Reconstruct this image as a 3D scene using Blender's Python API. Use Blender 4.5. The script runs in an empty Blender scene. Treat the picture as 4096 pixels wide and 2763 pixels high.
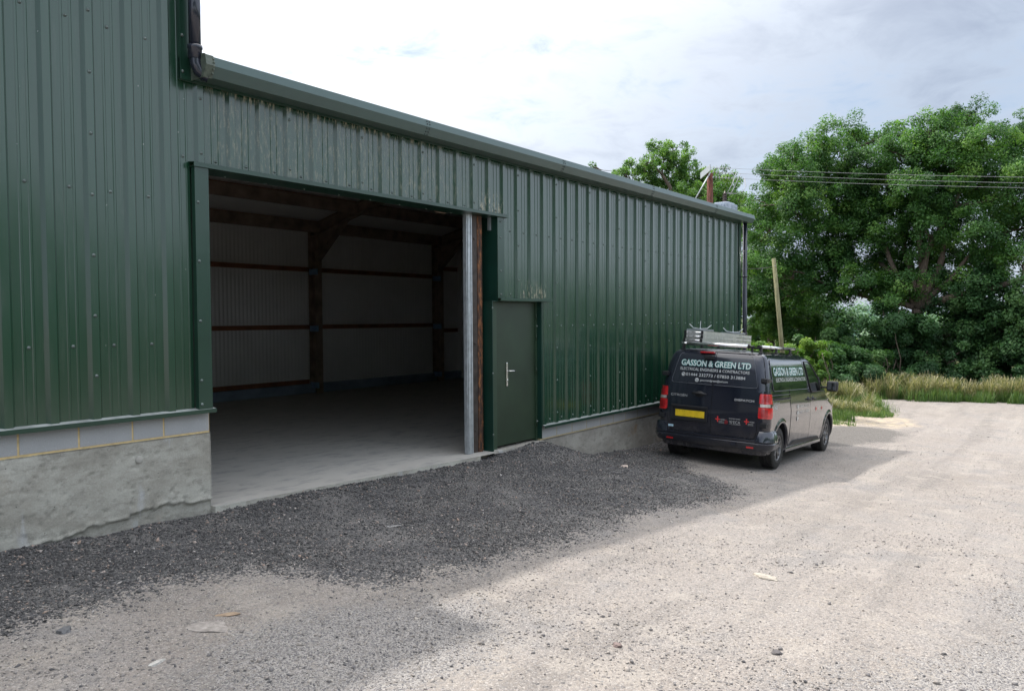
import bpy, bmesh, math, random
import numpy as np
from mathutils import Vector, Matrix, noise as mnoise
random.seed(7)
RNG = np.random.default_rng(11)
scene = bpy.context.scene
COL = scene.collection
PI = math.pi
rad = math.radians

# ------------------------------------------------------------------ camera frame
F_PX, IMG_W, IMG_H = 3150.0, 4096.0, 2763.0
CAM = Vector((-3.2128, -6.6612, 1.7579))
YAW, PITCH, ROLL = rad(53.609), rad(-1.980), rad(-0.361)
_f = Vector((math.sin(YAW)*math.cos(PITCH), math.cos(YAW)*math.cos(PITCH), math.sin(PITCH)))
_r0 = Vector((math.cos(YAW), -math.sin(YAW), 0))
_u0 = _r0.cross(_f)
_r = _r0*math.cos(ROLL) + _u0*math.sin(ROLL)
_u = -_r0*math.sin(ROLL) + _u0*math.cos(ROLL)

def at(u, v, dist):
    """a point of the place seen in direction (u, v), at horizontal distance dist from where one stands"""
    d = _r*((u-IMG_W/2)/F_PX) - _u*((v-IMG_H/2)/F_PX) + _f
    d = d/math.hypot(d.x, d.y)
    return CAM + d*dist

# ------------------------------------------------------------------ node materials
def new_mat(name):
    m = bpy.data.materials.new(name); m.use_nodes = True
    nt = m.node_tree
    return m, nt, nt.nodes, nt.links, nt.nodes['Principled BSDF']

class NT:
    """small helper round a node tree"""
    def __init__(self, nt):
        self.nt, self.n, self.l = nt, nt.nodes, nt.links
        self._tc = None
    def obj(self):
        if self._tc is None:
            g = self.n.new('ShaderNodeNewGeometry'); self._tc = g.outputs['Position']
        return self._tc
    def noise(self, scale, detail=4, rough=.55, vec=None, dist=0, out='Fac'):
        t = self.n.new('ShaderNodeTexNoise'); t.inputs['Scale'].default_value = scale
        t.inputs['Detail'].default_value = detail; t.inputs['Roughness'].default_value = rough
        t.inputs['Distortion'].default_value = dist
        self.l.new(vec if vec is not None else self.obj(), t.inputs['Vector']); return t.outputs[out]
    def voro(self, scale, feature='F1', out='Distance', vec=None, rnd=1):
        t = self.n.new('ShaderNodeTexVoronoi'); t.feature = feature
        t.inputs['Scale'].default_value = scale; t.inputs['Randomness'].default_value = rnd
        self.l.new(vec if vec is not None else self.obj(), t.inputs['Vector']); return t.outputs[out]
    def mapv(self, scale=(1,1,1), loc=(0,0,0), rot=(0,0,0), vec=None):
        t = self.n.new('ShaderNodeMapping'); t.inputs['Scale'].default_value = scale
        t.inputs['Location'].default_value = loc; t.inputs['Rotation'].default_value = rot
        self.l.new(vec if vec is not None else self.obj(), t.inputs['Vector']); return t.outputs[0]
    def ramp(self, fac, stops, interp='LINEAR'):
        t = self.n.new('ShaderNodeValToRGB'); cr = t.color_ramp; cr.interpolation = interp
        while len(cr.elements) < len(stops): cr.elements.new(.5)
        for e, (p, c) in zip(cr.elements, stops):
            e.position = p; e.color = (c if len(c) == 4 else (*c, 1)) if hasattr(c, '__len__') else (c, c, c, 1)
        self.l.new(fac, t.inputs['Fac']); return t.outputs['Color']
    def mix(self, fac, a, b, mode='MIX'):
        t = self.n.new('ShaderNodeMix'); t.data_type = 'RGBA'; t.blend_type = mode
        for sock, val in ((t.inputs['Factor'], fac), (t.inputs['A'], a), (t.inputs['B'], b)):
            pass
        ins = [i for i in t.inputs if i.enabled]
        def put(i, v):
            if hasattr(v, 'links') or isinstance(v, bpy.types.NodeSocket): self.l.new(v, i)
            elif hasattr(v, '__len__'): i.default_value = (*v, 1) if len(v) == 3 else v
            else: i.default_value = v if i.type == 'VALUE' else (v, v, v, 1)
        put(ins[0], fac); put(ins[1], a); put(ins[2], b)
        return [o for o in t.outputs if o.enabled][0]
    def math(self, op, a, b=0, c=None, clamp=False):
        t = self.n.new('ShaderNodeMath'); t.operation = op; t.use_clamp = clamp
        for i, v in enumerate((a, b) if c is None else (a, b, c)):
            if isinstance(v, bpy.types.NodeSocket): self.l.new(v, t.inputs[i])
            else: t.inputs[i].default_value = v
        return t.outputs[0]
    def sep(self, v=None):
        t = self.n.new('ShaderNodeSeparateXYZ'); self.l.new(v if v is not None else self.obj(), t.inputs[0]); return t.outputs
    def attr(self, name, out='Fac'):
        t = self.n.new('ShaderNodeAttribute'); t.attribute_name = name; return t.outputs[out]
    def bump(self, h, strength=.3, dist=.01, normal=None):
        t = self.n.new('ShaderNodeBump'); t.inputs['Strength'].default_value = strength
        t.inputs['Distance'].default_value = dist; self.l.new(h, t.inputs['Height'])
        if normal is not None: self.l.new(normal, t.inputs['Normal'])
        return t.outputs[0]
    def smooth(self, v, lo, hi):
        t = self.n.new('ShaderNodeMapRange'); t.interpolation_type = 'SMOOTHSTEP'
        t.inputs['From Min'].default_value = lo; t.inputs['From Max'].default_value = hi
        self.l.new(v, t.inputs['Value']); return t.outputs[0]

def simple(name, col, rough=.5, metal=0, var=.15, vscale=6, bump=0, bscale=60, coat=0, spec=.5, emit=None):
    m, nt, n, l, b = new_mat(name); N = NT(nt)
    fac = N.noise(vscale, 5)
    dark = tuple(c*(1-var) for c in col); lite = tuple(min(1, c*(1+var)) for c in col)
    l.new(N.ramp(fac, [(.3, dark), (.7, lite)]), b.inputs['Base Color'])
    b.inputs['Roughness'].default_value = rough; b.inputs['Metallic'].default_value = metal
    b.inputs['Coat Weight'].default_value = coat; b.inputs['Coat Roughness'].default_value = .05
    b.inputs['Specular IOR Level'].default_value = spec
    if bump: l.new(N.bump(N.noise(bscale, 3), bump, .003), b.inputs['Normal'])
    if emit:
        b.inputs['Emission Color'].default_value = (*emit, 1); b.inputs['Emission Strength'].default_value = 1
    return m

# ------------------------------------------------------------------ mesh helpers
def mesh_obj(name, me, mats=(), parent=None, smooth=False, angle=None):
    o = bpy.data.objects.new(name, me); COL.objects.link(o)
    for m in (mats if isinstance(mats, (list, tuple)) else [mats]): me.materials.append(m)
    if parent is not None: o.parent = parent
    if smooth: me.shade_smooth()
    return o

def np_mesh(name, verts, faces, mat_idx=None):
    """fast mesh from arrays; faces (n,3) or (n,4)"""
    me = bpy.data.meshes.new(name)
    verts = np.asarray(verts, np.float32); faces = np.asarray(faces, np.int32)
    k = faces.shape[1]
    me.vertices.add(len(verts)); me.vertices.foreach_set('co', verts.ravel())
    me.loops.add(faces.size); me.loops.foreach_set('vertex_index', faces.ravel())
    me.polygons.add(len(faces)); me.polygons.foreach_set('loop_start', np.arange(0, faces.size, k, dtype=np.int32))
    try: me.polygons.foreach_set('loop_total', np.full(len(faces), k, np.int32))
    except Exception: pass
    if mat_idx is not None: me.polygons.foreach_set('material_index', np.asarray(mat_idx, np.int32))
    me.update(calc_edges=True); me.validate()
    return me

class MB:
    """collects shapes, links them as one mesh object"""
    def __init__(self): self.bm = bmesh.new()
    def box(self, x0, x1, y0, y1, z0, z1, bev=0, mi=0, M=None):
        x0, x1 = sorted((x0, x1)); y0, y1 = sorted((y0, y1)); z0, z1 = sorted((z0, z1))
        mat = Matrix.Translation(((x0+x1)/2, (y0+y1)/2, (z0+z1)/2)) @ Matrix.Diagonal((x1-x0, y1-y0, z1-z0, 1))
        r = bmesh.ops.create_cube(self.bm, size=1, matrix=mat)
        vs = r['verts']
        fs = {f for v in vs for f in v.link_faces}
        for f in fs: f.material_index = mi
        if bev:
            es = list({e for v in vs for e in v.link_edges})
            rb = bmesh.ops.bevel(self.bm, geom=es, offset=bev, segments=2, affect='EDGES', profile=.6)
            vs = list({v for f in rb['faces'] for v in f.verts} | {v for v in vs if v.is_valid})
            for f in rb['faces']: f.material_index = mi
        if M is not None: bmesh.ops.transform(self.bm, matrix=M, verts=[v for v in vs if v.is_valid])
        return self
    def tube(self, pts, r, seg=10, mi=0, cap=True, closed=False):
        pts = [Vector(p) for p in pts]; n = len(pts)
        rs = r if hasattr(r, '__len__') else [r]*n
        rings = []; prev = None
        for i, p in enumerate(pts):
            if closed: t = pts[(i+1) % n]-pts[i-1]
            else: t = pts[min(i+1, n-1)]-pts[max(i-1, 0)]
            t.normalize()
            a = prev if prev is not None else (Vector((0,0,1)) if abs(t.z) < .9 else Vector((1,0,0)))
            u = (a - t*a.dot(t)).normalized(); prev = u; w = t.cross(u)
            rings.append([self.bm.verts.new(p + (u*math.cos(2*PI*k/seg)+w*math.sin(2*PI*k/seg))*rs[i]) for k in range(seg)])
        m = n if closed else n-1
        for i in range(m):
            A, B = rings[i], rings[(i+1) % n]
            for k in range(seg):
                f = self.bm.faces.new((A[k], A[(k+1) % seg], B[(k+1) % seg], B[k])); f.material_index = mi; f.smooth = True
        if cap and not closed:
            f = self.bm.faces.new(rings[0][::-1]); f.material_index = mi
            f = self.bm.faces.new(rings[-1]); f.material_index = mi
        return self
    def poly_extrude(self, pts2, axis, a, b, mi=0, closed=True, caps=True):
        """pts2: profile in the plane across axis ('x': (y,z), 'y': (x,z), 'z': (x,y)), extruded from a to b"""
        def P(p, t):
            return {'x': (t, p[0], p[1]), 'y': (p[0], t, p[1]), 'z': (p[0], p[1], t)}[axis]
        A = [self.bm.verts.new(P(p, a)) for p in pts2]; B = [self.bm.verts.new(P(p, b)) for p in pts2]
        n = len(pts2)
        for i in range(n if closed else n-1):
            j = (i+1) % n
            f = self.bm.faces.new((A[i], A[j], B[j], B[i])); f.material_index = mi
        if closed and caps:
            f = self.bm.faces.new(A[::-1]); f.material_index = mi
            f = self.bm.faces.new(B); f.material_index = mi
        return self
    def quad(self, *pts, mi=0):
        f = self.bm.faces.new([self.bm.verts.new(p) for p in pts]); f.material_index = mi; return self
    def lathe(self, prof, M=Matrix(), seg=32, mi=0, smooth=True):
        """prof: list of (r, h) turned about local z"""
        rings = []
        for r, h in prof:
            rings.append([self.bm.verts.new(M @ Vector((r*math.cos(2*PI*k/seg), r*math.sin(2*PI*k/seg), h))) for k in range(seg)])
        for A, B in zip(rings, rings[1:]):
            for k in range(seg):
                f = self.bm.faces.new((A[k], A[(k+1) % seg], B[(k+1) % seg], B[k])); f.material_index = mi; f.smooth = smooth
        return self
    def xf(self, M):
        bmesh.ops.transform(self.bm, matrix=M, verts=self.bm.verts); return self
    def build(self, name, mats, parent=None, recalc=True):
        if recalc: bmesh.ops.recalc_face_normals(self.bm, faces=self.bm.faces)
        me = bpy.data.meshes.new(name); self.bm.to_mesh(me); self.bm.free()
        return mesh_obj(name, me, mats, parent)

def empty(name, loc=(0,0,0), rot=None):
    o = bpy.data.objects.new(name, None); COL.objects.link(o); o.location = loc; o.empty_display_size = .2
    if rot is not None: o.rotation_euler = rot
    return o
def tag(o, label=None, cat=None, group=None, kind=None):
    if label: o['label'] = label
    if cat: o['category'] = cat
    if group: o['group'] = group
    if kind: o['kind'] = kind
    return o
def keep_world(root, parts):
    """children were modelled in world coordinates: keep them where they are under the empty"""
    inv = Matrix.Translation(root.location).inverted()
    for p in parts: p.matrix_parent_inverse = inv

# ------------------------------------------------------------------ the lie of the land
WX = [-60,-8,-.75,1,4.8,5.3,6.3,6.57,7.05,7.5,7.93,8.5,9.5,10.65,14,18,26,60,200]
WZ = [.3,.04,-.01,-.055,-.13,-.15,-.14,-.16,-.30,-.41,-.525,-.566,-.61,-.65,-.82,-1.0,-1.25,-1.7,-3]
TX = [-60,-8,-3,0,2,5,7.5,9.9,13.2,17,22,28,60,200]
TZ = [.2,-.04,-.05,-.10,-.22,-.42,-.62,-.785,-.96,-1.12,-1.25,-1.35,-1.8,-3.2]
def ground_z(x, y):
    x = np.asarray(x, float); y = np.asarray(y, float)
    w = np.interp(x, WX, WZ); t = np.interp(x, TX, TZ)
    k = np.clip(-y/3.0, 0, 1); k = k*k*(3-2*k)*.55 + k*.45
    z = w*(1-k) + t*k
    z = z + np.where(y < -3, .022*(np.maximum(y, -40)+3), 0)
    z = z + np.where((y > 0) & (x > 15), .02*np.minimum(y, 40), 0)
    # loose planings heaped against the door step
    z = z + .05*np.exp(-((x-6.35)/.55)**2-((y+.18)/.35)**2) + .03*np.exp(-((x-5.6)/.5)**2-((y+.35)/.3)**2)
    return z
def gz(x, y): return float(ground_z(x, y))
# ------------------------------------------------------------------ camera, sun, sky
cam = bpy.data.cameras.new('camera'); co = bpy.data.objects.new('camera', cam); COL.objects.link(co)
cam.sensor_width = 36; cam.lens = F_PX*36/IMG_W; cam.clip_start = .05; cam.clip_end = 3000
co.matrix_world = Matrix(((_r.x,_u.x,-_f.x,CAM.x),(_r.y,_u.y,-_f.y,CAM.y),(_r.z,_u.z,-_f.z,CAM.z),(0,0,0,1)))
scene.camera = co

SUN = Vector((.39, 3.4, 5.04)).normalized()          # towards the sun: behind the shed, high
sl = bpy.data.lights.new('sun', 'SUN'); sl.energy = 2.8; sl.angle = rad(1.4); sl.color = (1, .955, .90)
so = bpy.data.objects.new('sun', sl); COL.objects.link(so)
so.rotation_euler = (-SUN).to_track_quat('-Z', 'Y').to_euler(); so.location = (0, 0, 30)

w = bpy.data.worlds.new('World'); scene.world = w; w.use_nodes = True
N = NT(w.node_tree); n, l = N.n, N.l
bg = n['Background']
sky = n.new('ShaderNodeTexSky'); sky.sky_type = 'NISHITA'; sky.sun_disc = False
sky.sun_elevation = math.asin(SUN.z); sky.sun_rotation = math.atan2(SUN.x, SUN.y)
sky.air_density = 1.0; sky.dust_density = 1.6; sky.ozone_density = 1.2
tc = n.new('ShaderNodeTexCoord'); D = tc.outputs['Generated']
sx = N.sep(D)
# clouds lie on a flat layer overhead: project the view direction on it
zc = N.math('ADD', N.math('MAXIMUM', sx[2], 0.0), .16)
cx = N.math('DIVIDE', sx[0], zc); cy = N.math('DIVIDE', sx[1], zc)
cmb = n.new('ShaderNodeCombineXYZ'); l.new(cx, cmb.inputs[0]); l.new(cy, cmb.inputs[1])
cv = cmb.outputs[0]
big = N.noise(.9, 7, .6, cv, .5); fine = N.noise(4.5, 7, .62, cv, .5)
dens = N.math('ADD', N.math('MULTIPLY', big, .62), N.math('MULTIPLY', fine, .38))
cover = N.smooth(dens, .27, .50)
shade = N.smooth(dens, .38, .66)
vm = n.new('ShaderNodeVectorMath'); vm.operation = 'DOT_PRODUCT'; l.new(D, vm.inputs[0]); vm.inputs[1].default_value = SUN
glow = N.smooth(vm.outputs['Value'], .30, .84)       # clouds scatter most light forward, near the sun
cl_l = N.mix(glow, (4.1, 4.7, 5.6), (10.5, 10.6, 10.9)); cl_d = N.mix(glow, (2.75, 3.2, 4.1), (7.6, 7.9, 8.4))
cloud = N.mix(shade, cl_l, cl_d)
high = N.smooth(sx[2], .30, .75); front = N.smooth(N.math('MULTIPLY', sx[1], -1.0), -.1, .55)   # clouds overhead and behind the camera, out of view, brightened to fill the shade
lift = N.math('MULTIPLY_ADD', N.math('MAXIMUM', high, front), 1.5, 1.0)
vs_ = n.new('ShaderNodeVectorMath'); vs_.operation = 'SCALE'; l.new(cloud, vs_.inputs[0]); l.new(lift, vs_.inputs['Scale']); cloud = N.mix(N.math('MAXIMUM', high, front), vs_.outputs[0], N.mix(1.0, vs_.outputs[0], (1.04,1.0,.945), 'MULTIPLY'))
skyc = N.mix(N.math('MULTIPLY', cover, .90), sky.outputs['Color'], cloud)
l.new(skyc, bg.inputs['Color']); bg.inputs['Strength'].default_value = .10

vs = scene.view_settings; vs.view_transform = 'Standard'; vs.look = 'None'; vs.gamma = 1; vs.use_curve_mapping = False
vs.exposure = .64
scene.cycles.max_bounces = 8; scene.cycles.diffuse_bounces = 4; scene.cycles.transparent_max_bounces = 8
scene.cycles.caustics_reflective = False; scene.cycles.caustics_refractive = False
scene.cycles.use_denoising = True
# ------------------------------------------------------------------ ground, track, planings
def poly_dist(px, py, poly):
    """signed distance (inside positive) of arrays of points to a polygon"""
    P = np.array(poly, float); Q = np.roll(P, -1, 0)
    best = np.full(px.shape, 1e9); inside = np.zeros(px.shape, bool)
    for (ax, ay), (bx, by) in zip(P, Q):
        dx, dy = bx-ax, by-ay; L = dx*dx+dy*dy+1e-9
        t = np.clip(((px-ax)*dx+(py-ay)*dy)/L, 0, 1)
        best = np.minimum(best, np.hypot(px-ax-t*dx, py-ay-t*dy))
        c = ((ay > py) != (by > py)) & (px < (bx-ax)*(py-ay)/(by-ay+1e-12)+ax)
        inside ^= c
    return np.where(inside, best, -best)
_perm = np.random.default_rng(3).random((256, 256))
def vnoise(x, y):
    xi = np.floor(x).astype(int); yi = np.floor(y).astype(int); fx = x-xi; fy = y-yi
    fx = fx*fx*(3-2*fx); fy = fy*fy*(3-2*fy); g = lambda a, b: _perm[a % 256, b % 256]
    return (g(xi,yi)*(1-fx)+g(xi+1,yi)*fx)*(1-fy) + (g(xi,yi+1)*(1-fx)+g(xi+1,yi+1)*fx)*fy
def fbm(x, y, o=4):
    s = 0; a = .5
    for i in range(o): s = s+a*vnoise(x*2**i+17*i, y*2**i+5*i); a *= .5
    return s
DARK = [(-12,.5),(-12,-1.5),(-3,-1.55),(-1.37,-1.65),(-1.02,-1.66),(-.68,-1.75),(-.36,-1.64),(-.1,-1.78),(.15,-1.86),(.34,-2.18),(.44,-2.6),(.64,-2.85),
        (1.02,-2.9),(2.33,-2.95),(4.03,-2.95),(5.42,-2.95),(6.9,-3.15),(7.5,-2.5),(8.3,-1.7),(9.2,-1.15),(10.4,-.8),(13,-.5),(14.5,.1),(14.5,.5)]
SHADOW_PATCH = [(13.2,-1.4),(15.2,-.9),(17.92,-1.33),(18.56,-1.84),(18.69,-2.58),(17.75,-3.0),(16.22,-3.1),(15.17,-2.72),(14.2,-2.4)]  # shadow past the van, painted into the ground colour; nothing casts it
VERGE = [(18.6,-1.0),(20.63,-.64),(20.98,-1.13),(21.38,-1.73),(21.77,-2.1),(22.92,-1.75),(24.2,-1.2),(26.99,-.35),(27.78,-.23),(28.11,-.81),(29.22,-2.33),
         (30.07,-3.87),(30.9,-4.9),(33,-7.5),(36,-12),(60,-30),(1600,-900),(1600,900),(15,900),(15.4,2.2),(16.4,.6)]
SAND = [(18.0,-1.2),(18.89,-1.92),(18.98,-2.6),(20.14,-2.95),(21.75,-2.62),(22.2,-2.1),(23.1,-1.6),(22,-.6),(19,-.4)]
CHIPPY = [(4.79,-6.2),(1.69,-5.85),(.9,-5.6),(-1,-9),(6,-12),(9,-7.5)]
RUBBLE = [(-.7,-2.7),(.2,-2.6),(1.0,-3.2),(.9,-3.9),(-.2,-3.9),(-1.6,-3.6)]
def warp(x, y, a=.35, s=1.3): return (fbm(x*s, y*s)-.47)*a*2
def smooth01(v): v = np.clip(v, 0, 1); return v*v*(3-2*v)
def masks(x, y):
    w = warp(x, y); w2 = warp(x+50, y+9, .12, 6)
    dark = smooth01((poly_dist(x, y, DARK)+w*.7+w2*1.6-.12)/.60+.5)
    patch = smooth01((poly_dist(x, y, SHADOW_PATCH)+w*.5+w2)/.5+.5)*.8  # mask of the painted shadow past the van
    chip = smooth01((poly_dist(x, y, CHIPPY)+w*1.4+w2*2)/.6+.5)*.7
    chip = np.maximum(chip, smooth01((poly_dist(x, y, RUBBLE)+w*1.2+w2*2)/.5+.5)*.75)
    verge = smooth01((poly_dist(x, y, VERGE)+w*.5+w2)/.25+.5)
    sand = smooth01((poly_dist(x, y, SAND)+w*.4+w2)/.4+.5)
    return dark, patch, chip, verge, sand

def axis(segs):
    out = []
    for a, b, s in segs:
        n = max(1, int(round((b-a)/s))); out += list(np.linspace(a, b, n, endpoint=False))
    return np.array(out + [segs[-1][1]])
def sheet(name, xs, ys, zf, mat, keep=None, lift=0):
    X, Y = np.meshgrid(xs, ys, indexing='ij'); Z = zf(X, Y)+lift
    nx, ny = X.shape; idx = np.arange(nx*ny).reshape(nx, ny)
    F = np.stack([idx[:-1,:-1], idx[1:,:-1], idx[1:,1:], idx[:-1,1:]], -1).reshape(-1, 4)
    if keep is not None:
        cxy = keep((X[:-1,:-1]+X[1:,1:])/2, (Y[:-1,:-1]+Y[1:,1:])/2).reshape(-1); F = F[cxy]
    V = np.stack([X, Y, Z], -1).reshape(-1, 3)
    used = np.unique(F); re = -np.ones(len(V), int); re[used] = np.arange(len(used)); V = V[used]; F = re[F]
    me = np_mesh(name, V, F)
    d = masks(V[:,0], V[:,1])
    for nm, arr in zip(('dark', 'patch', 'chip', 'verge', 'sand'), d):
        at_ = me.attributes.new(nm, 'FLOAT', 'POINT'); at_.data.foreach_set('value', arr.astype(np.float32))
    o = mesh_obj(name, me, mat, smooth=True); return o

def relief(x, y):
    d = masks(x, y)
    ruts = .018*np.sin((y+3.6+.045*(x-4)**1)*2.2)*np.exp(-((y+5.2)/2.5)**2)
    return ground_z(x, y) - .045*np.exp(-((x-11.5)/2.6)**2-((y+1.6)/1.3)**2) + (fbm(x*.9, y*.9)-.47)*.05 + (fbm(x*5, y*5)-.47)*.02*(1+d[0]) + d[0]*.012 + ruts*.4

def ground_material():
    m, nt, n, l, b = new_mat('gravel_ground'); N = NT(nt)
    dark, patch, chip, verge, sand = [N.attr(a) for a in ('dark', 'patch', 'chip', 'verge', 'sand')]
    P = N.obj()
    v1 = N.voro(55, out='Color'); v1d = N.voro(55)                   # chips about 2 cm
    v2 = N.voro(130, out='Color'); v2d = N.voro(130)
    s1 = N.n.new('ShaderNodeSeparateColor'); l.new(v1, s1.inputs[0]); s2 = N.n.new('ShaderNodeSeparateColor'); l.new(v2, s2.inputs[0])
    big = N.noise(.55, 6, .6); mid = N.noise(3.2, 6, .65); fin = N.noise(45, 4, .7)
    pale = N.ramp(big, [(.3, (.245,.215,.190)), (.5, (.300,.268,.242)), (.72, (.318,.290,.268))])
    pale = N.mix(N.math('MULTIPLY', N.smooth(mid, .50, .72), .8), pale, (.365,.322,.275))
    pale = N.mix(N.math('MULTIPLY', N.smooth(N.noise(1.1, 6, .65), .50, .68), .75), pale, (.215,.205,.20))
    trk = N.noise(1.0, 6, .62, N.mapv((.16,1.9,1),(0,0,0),(0,0,-.06)), .15)
    pale = N.mix(N.math('MULTIPLY', N.smooth(trk, .50, .64), .62), pale, (.205,.185,.168)); pale = N.mix(N.math('MULTIPLY', N.smooth(trk, .46, .36), .35), pale, (.42,.38,.33))
    pale = N.mix(N.math('MULTIPLY', N.smooth(s1.outputs[0], .62, .9), .55), pale, (.24,.225,.215))
    pale = N.mix(N.math('MULTIPLY', N.smooth(s2.outputs[1], .70, .95), .5), pale, (.52,.48,.44))
    pale = N.mix(N.math('MULTIPLY', N.smooth(s2.outputs[0], .88, .97), .5), pale, (.10,.097,.10))
    rub = N.math('MULTIPLY', N.smooth(N.noise(2.6, 6, .6), .54, .66), .55); pale = N.mix(rub, pale, (.375,.338,.30)); chip_grey = N.math('MULTIPLY', chip, .55); pale = N.mix(chip_grey, pale, (.23,.22,.21)); pale = N.mix(.20, pale, N.ramp(fin, [(.35, .0), (.65, .6)]), 'OVERLAY')  # ground greyer where the chip mask is set
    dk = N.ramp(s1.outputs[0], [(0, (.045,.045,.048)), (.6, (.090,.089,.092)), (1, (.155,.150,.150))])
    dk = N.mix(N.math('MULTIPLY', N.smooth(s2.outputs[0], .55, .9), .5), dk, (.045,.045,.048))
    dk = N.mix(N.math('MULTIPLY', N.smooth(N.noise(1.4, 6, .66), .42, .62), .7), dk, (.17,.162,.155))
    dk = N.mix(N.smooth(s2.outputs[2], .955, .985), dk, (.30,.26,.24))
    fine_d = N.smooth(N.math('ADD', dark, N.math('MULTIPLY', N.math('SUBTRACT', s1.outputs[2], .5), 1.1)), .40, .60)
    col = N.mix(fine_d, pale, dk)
    pt = N.mix(N.smooth(s2.outputs[0], .3, .9), (.105,.098,.09), (.20,.185,.17))  # darker gravel tone standing in for that shadow
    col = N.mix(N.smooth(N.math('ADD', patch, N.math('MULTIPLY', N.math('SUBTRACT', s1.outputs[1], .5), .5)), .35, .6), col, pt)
    cp = N.mix(N.smooth(s2.outputs[0], .35, .8), (.34,.32,.30), (.10,.098,.105))
    col = N.mix(N.math('MULTIPLY', N.smooth(N.math('ADD', chip, N.math('MULTIPLY', N.math('SUBTRACT', s1.outputs[1], .5), .9)), .3, .6), .8), col, cp)
    col = N.mix(N.math('MULTIPLY', sand, N.smooth(mid, .35, .6)), col, (.42,.35,.26))
    soil = N.ramp(N.noise(7, 5, .6), [(.3, (.035,.05,.018)), (.6, (.09,.10,.04)), (.8, (.17,.14,.08))])
    soil = N.mix(sand, soil, (.40,.34,.25))
    col = N.mix(verge, col, soil)
    l.new(col, b.inputs['Base Color']); b.inputs['Roughness'].default_value = .92; b.inputs['Specular IOR Level'].default_value = .25
    h = N.math('ADD', N.math('MULTIPLY', v1d, -1.0), N.math('MULTIPLY', v2d, -.5))
    h = N.math('ADD', h, N.math('MULTIPLY', fin, .6))
    l.new(N.bump(h, .75, .012), b.inputs['Normal'])
    return m
GMAT = ground_material()
# the open land, one sheet to the horizon
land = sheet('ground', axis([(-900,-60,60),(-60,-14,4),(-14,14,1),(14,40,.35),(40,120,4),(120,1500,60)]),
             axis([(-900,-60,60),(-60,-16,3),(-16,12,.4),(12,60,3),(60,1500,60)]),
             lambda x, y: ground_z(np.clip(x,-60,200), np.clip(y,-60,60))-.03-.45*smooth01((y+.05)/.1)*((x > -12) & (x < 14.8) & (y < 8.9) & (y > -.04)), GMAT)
tag(land, kind='structure')
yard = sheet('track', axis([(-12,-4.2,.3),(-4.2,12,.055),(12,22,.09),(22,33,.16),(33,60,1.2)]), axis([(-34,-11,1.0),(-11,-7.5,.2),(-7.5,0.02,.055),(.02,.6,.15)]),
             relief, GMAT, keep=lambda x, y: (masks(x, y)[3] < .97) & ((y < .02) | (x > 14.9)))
tag(yard, kind='structure')

# loose stones ------------------------------------------------------------
ICO_V = None
def rock_protos(n=10, sub=1):
    out = []
    for k in range(n):
        bm = bmesh.new(); bmesh.ops.create_icosphere(bm, subdivisions=sub, radius=1)
        s = np.random.default_rng(100+k)
        for v in bm.verts:
            v.co *= 1 + s.uniform(-.28, .22)
        for v in bm.verts: v.co.z *= s.uniform(.45, .8) if False else .6
        bm.verts.ensure_lookup_table(); bm.faces.ensure_lookup_table()
        V = np.array([v.co[:] for v in bm.verts]); F = np.array([[v.index for v in f.verts] for f in bm.faces]); bm.free()
        out.append((V, F))
    return out
PROTO1 = rock_protos(12, 1)
def rot_rand(rng, n, tilt=.5):
    a = rng.uniform(0, 2*PI, n); b = rng.normal(0, tilt, n); c = rng.normal(0, tilt, n)
    ca, sa, cb, sb, cc, sc = np.cos(a), np.sin(a), np.cos(b), np.sin(b), np.cos(c), np.sin(c)
    Rz = np.zeros((n,3,3)); Rz[:,0,0]=ca; Rz[:,0,1]=-sa; Rz[:,1,0]=sa; Rz[:,1,1]=ca; Rz[:,2,2]=1
    Rx = np.zeros((n,3,3)); Rx[:,0,0]=1; Rx[:,1,1]=cb; Rx[:,1,2]=-sb; Rx[:,2,1]=sb; Rx[:,2,2]=cb
    Ry = np.zeros((n,3,3)); Ry[:,1,1]=1; Ry[:,0,0]=cc; Ry[:,0,2]=sc; Ry[:,2,0]=-sc; Ry[:,2,2]=cc
    return Rz@Rx@Ry
def stones(name, pos, size, shade, mat, rng, simple_shape=False):
    """many small rocks in one mesh; shade: per-stone value read by the material"""
    Vs, Fs, Ss = [], [], []; off = 0; n = len(pos)
    which = rng.integers(0, len(PROTO1), n)
    R = rot_rand(rng, n)
    asp = rng.uniform(.65, 1.3, (n, 3))
    for k, (V, F) in enumerate(PROTO1):
        if simple_shape:
            V = np.array([(1,0,0),(0,1,0),(-1,0,0),(0,-1,0),(0,0,.6),(.1,.2,-.5)])*(1+np.random.default_rng(k).uniform(-.3,.2,(6,1)))
            F = np.array([(0,1,4),(1,2,4),(2,3,4),(3,0,4),(1,0,5),(2,1,5),(3,2,5),(0,3,5)])
        I = np.where(which == k)[0]
        if not len(I): continue
        W = V[None]*asp[I][:,None,:]*size[I][:,None,None]
        W = np.einsum('nij,nvj->nvi', R[I], W) + pos[I][:,None,:]
        Vs.append(W.reshape(-1,3)); Fs.append((F[None]+off+np.arange(len(I))[:,None,None]*len(V)).reshape(-1,3)); off += len(I)*len(V)
        Ss.append(np.repeat(shade[I], len(V)))
    me = np_mesh(name, np.concatenate(Vs), np.concatenate(Fs))
    a = me.attributes.new('shade', 'FLOAT', 'POINT'); a.data.foreach_set('value', np.concatenate(Ss).astype(np.float32))
    return mesh_obj(name, me, mat)
def stone_mat(name, stops, rough=.85):
    m, nt, n, l, b = new_mat(name); N = NT(nt)
    c = N.ramp(N.attr('shade'), stops); c = N.mix(.25, c, N.ramp(N.noise(90, 3), [(.3, .2), (.7, .8)]), 'OVERLAY')
    l.new(c, b.inputs['Base Color']); b.inputs['Roughness'].default_value = rough; return m
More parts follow.
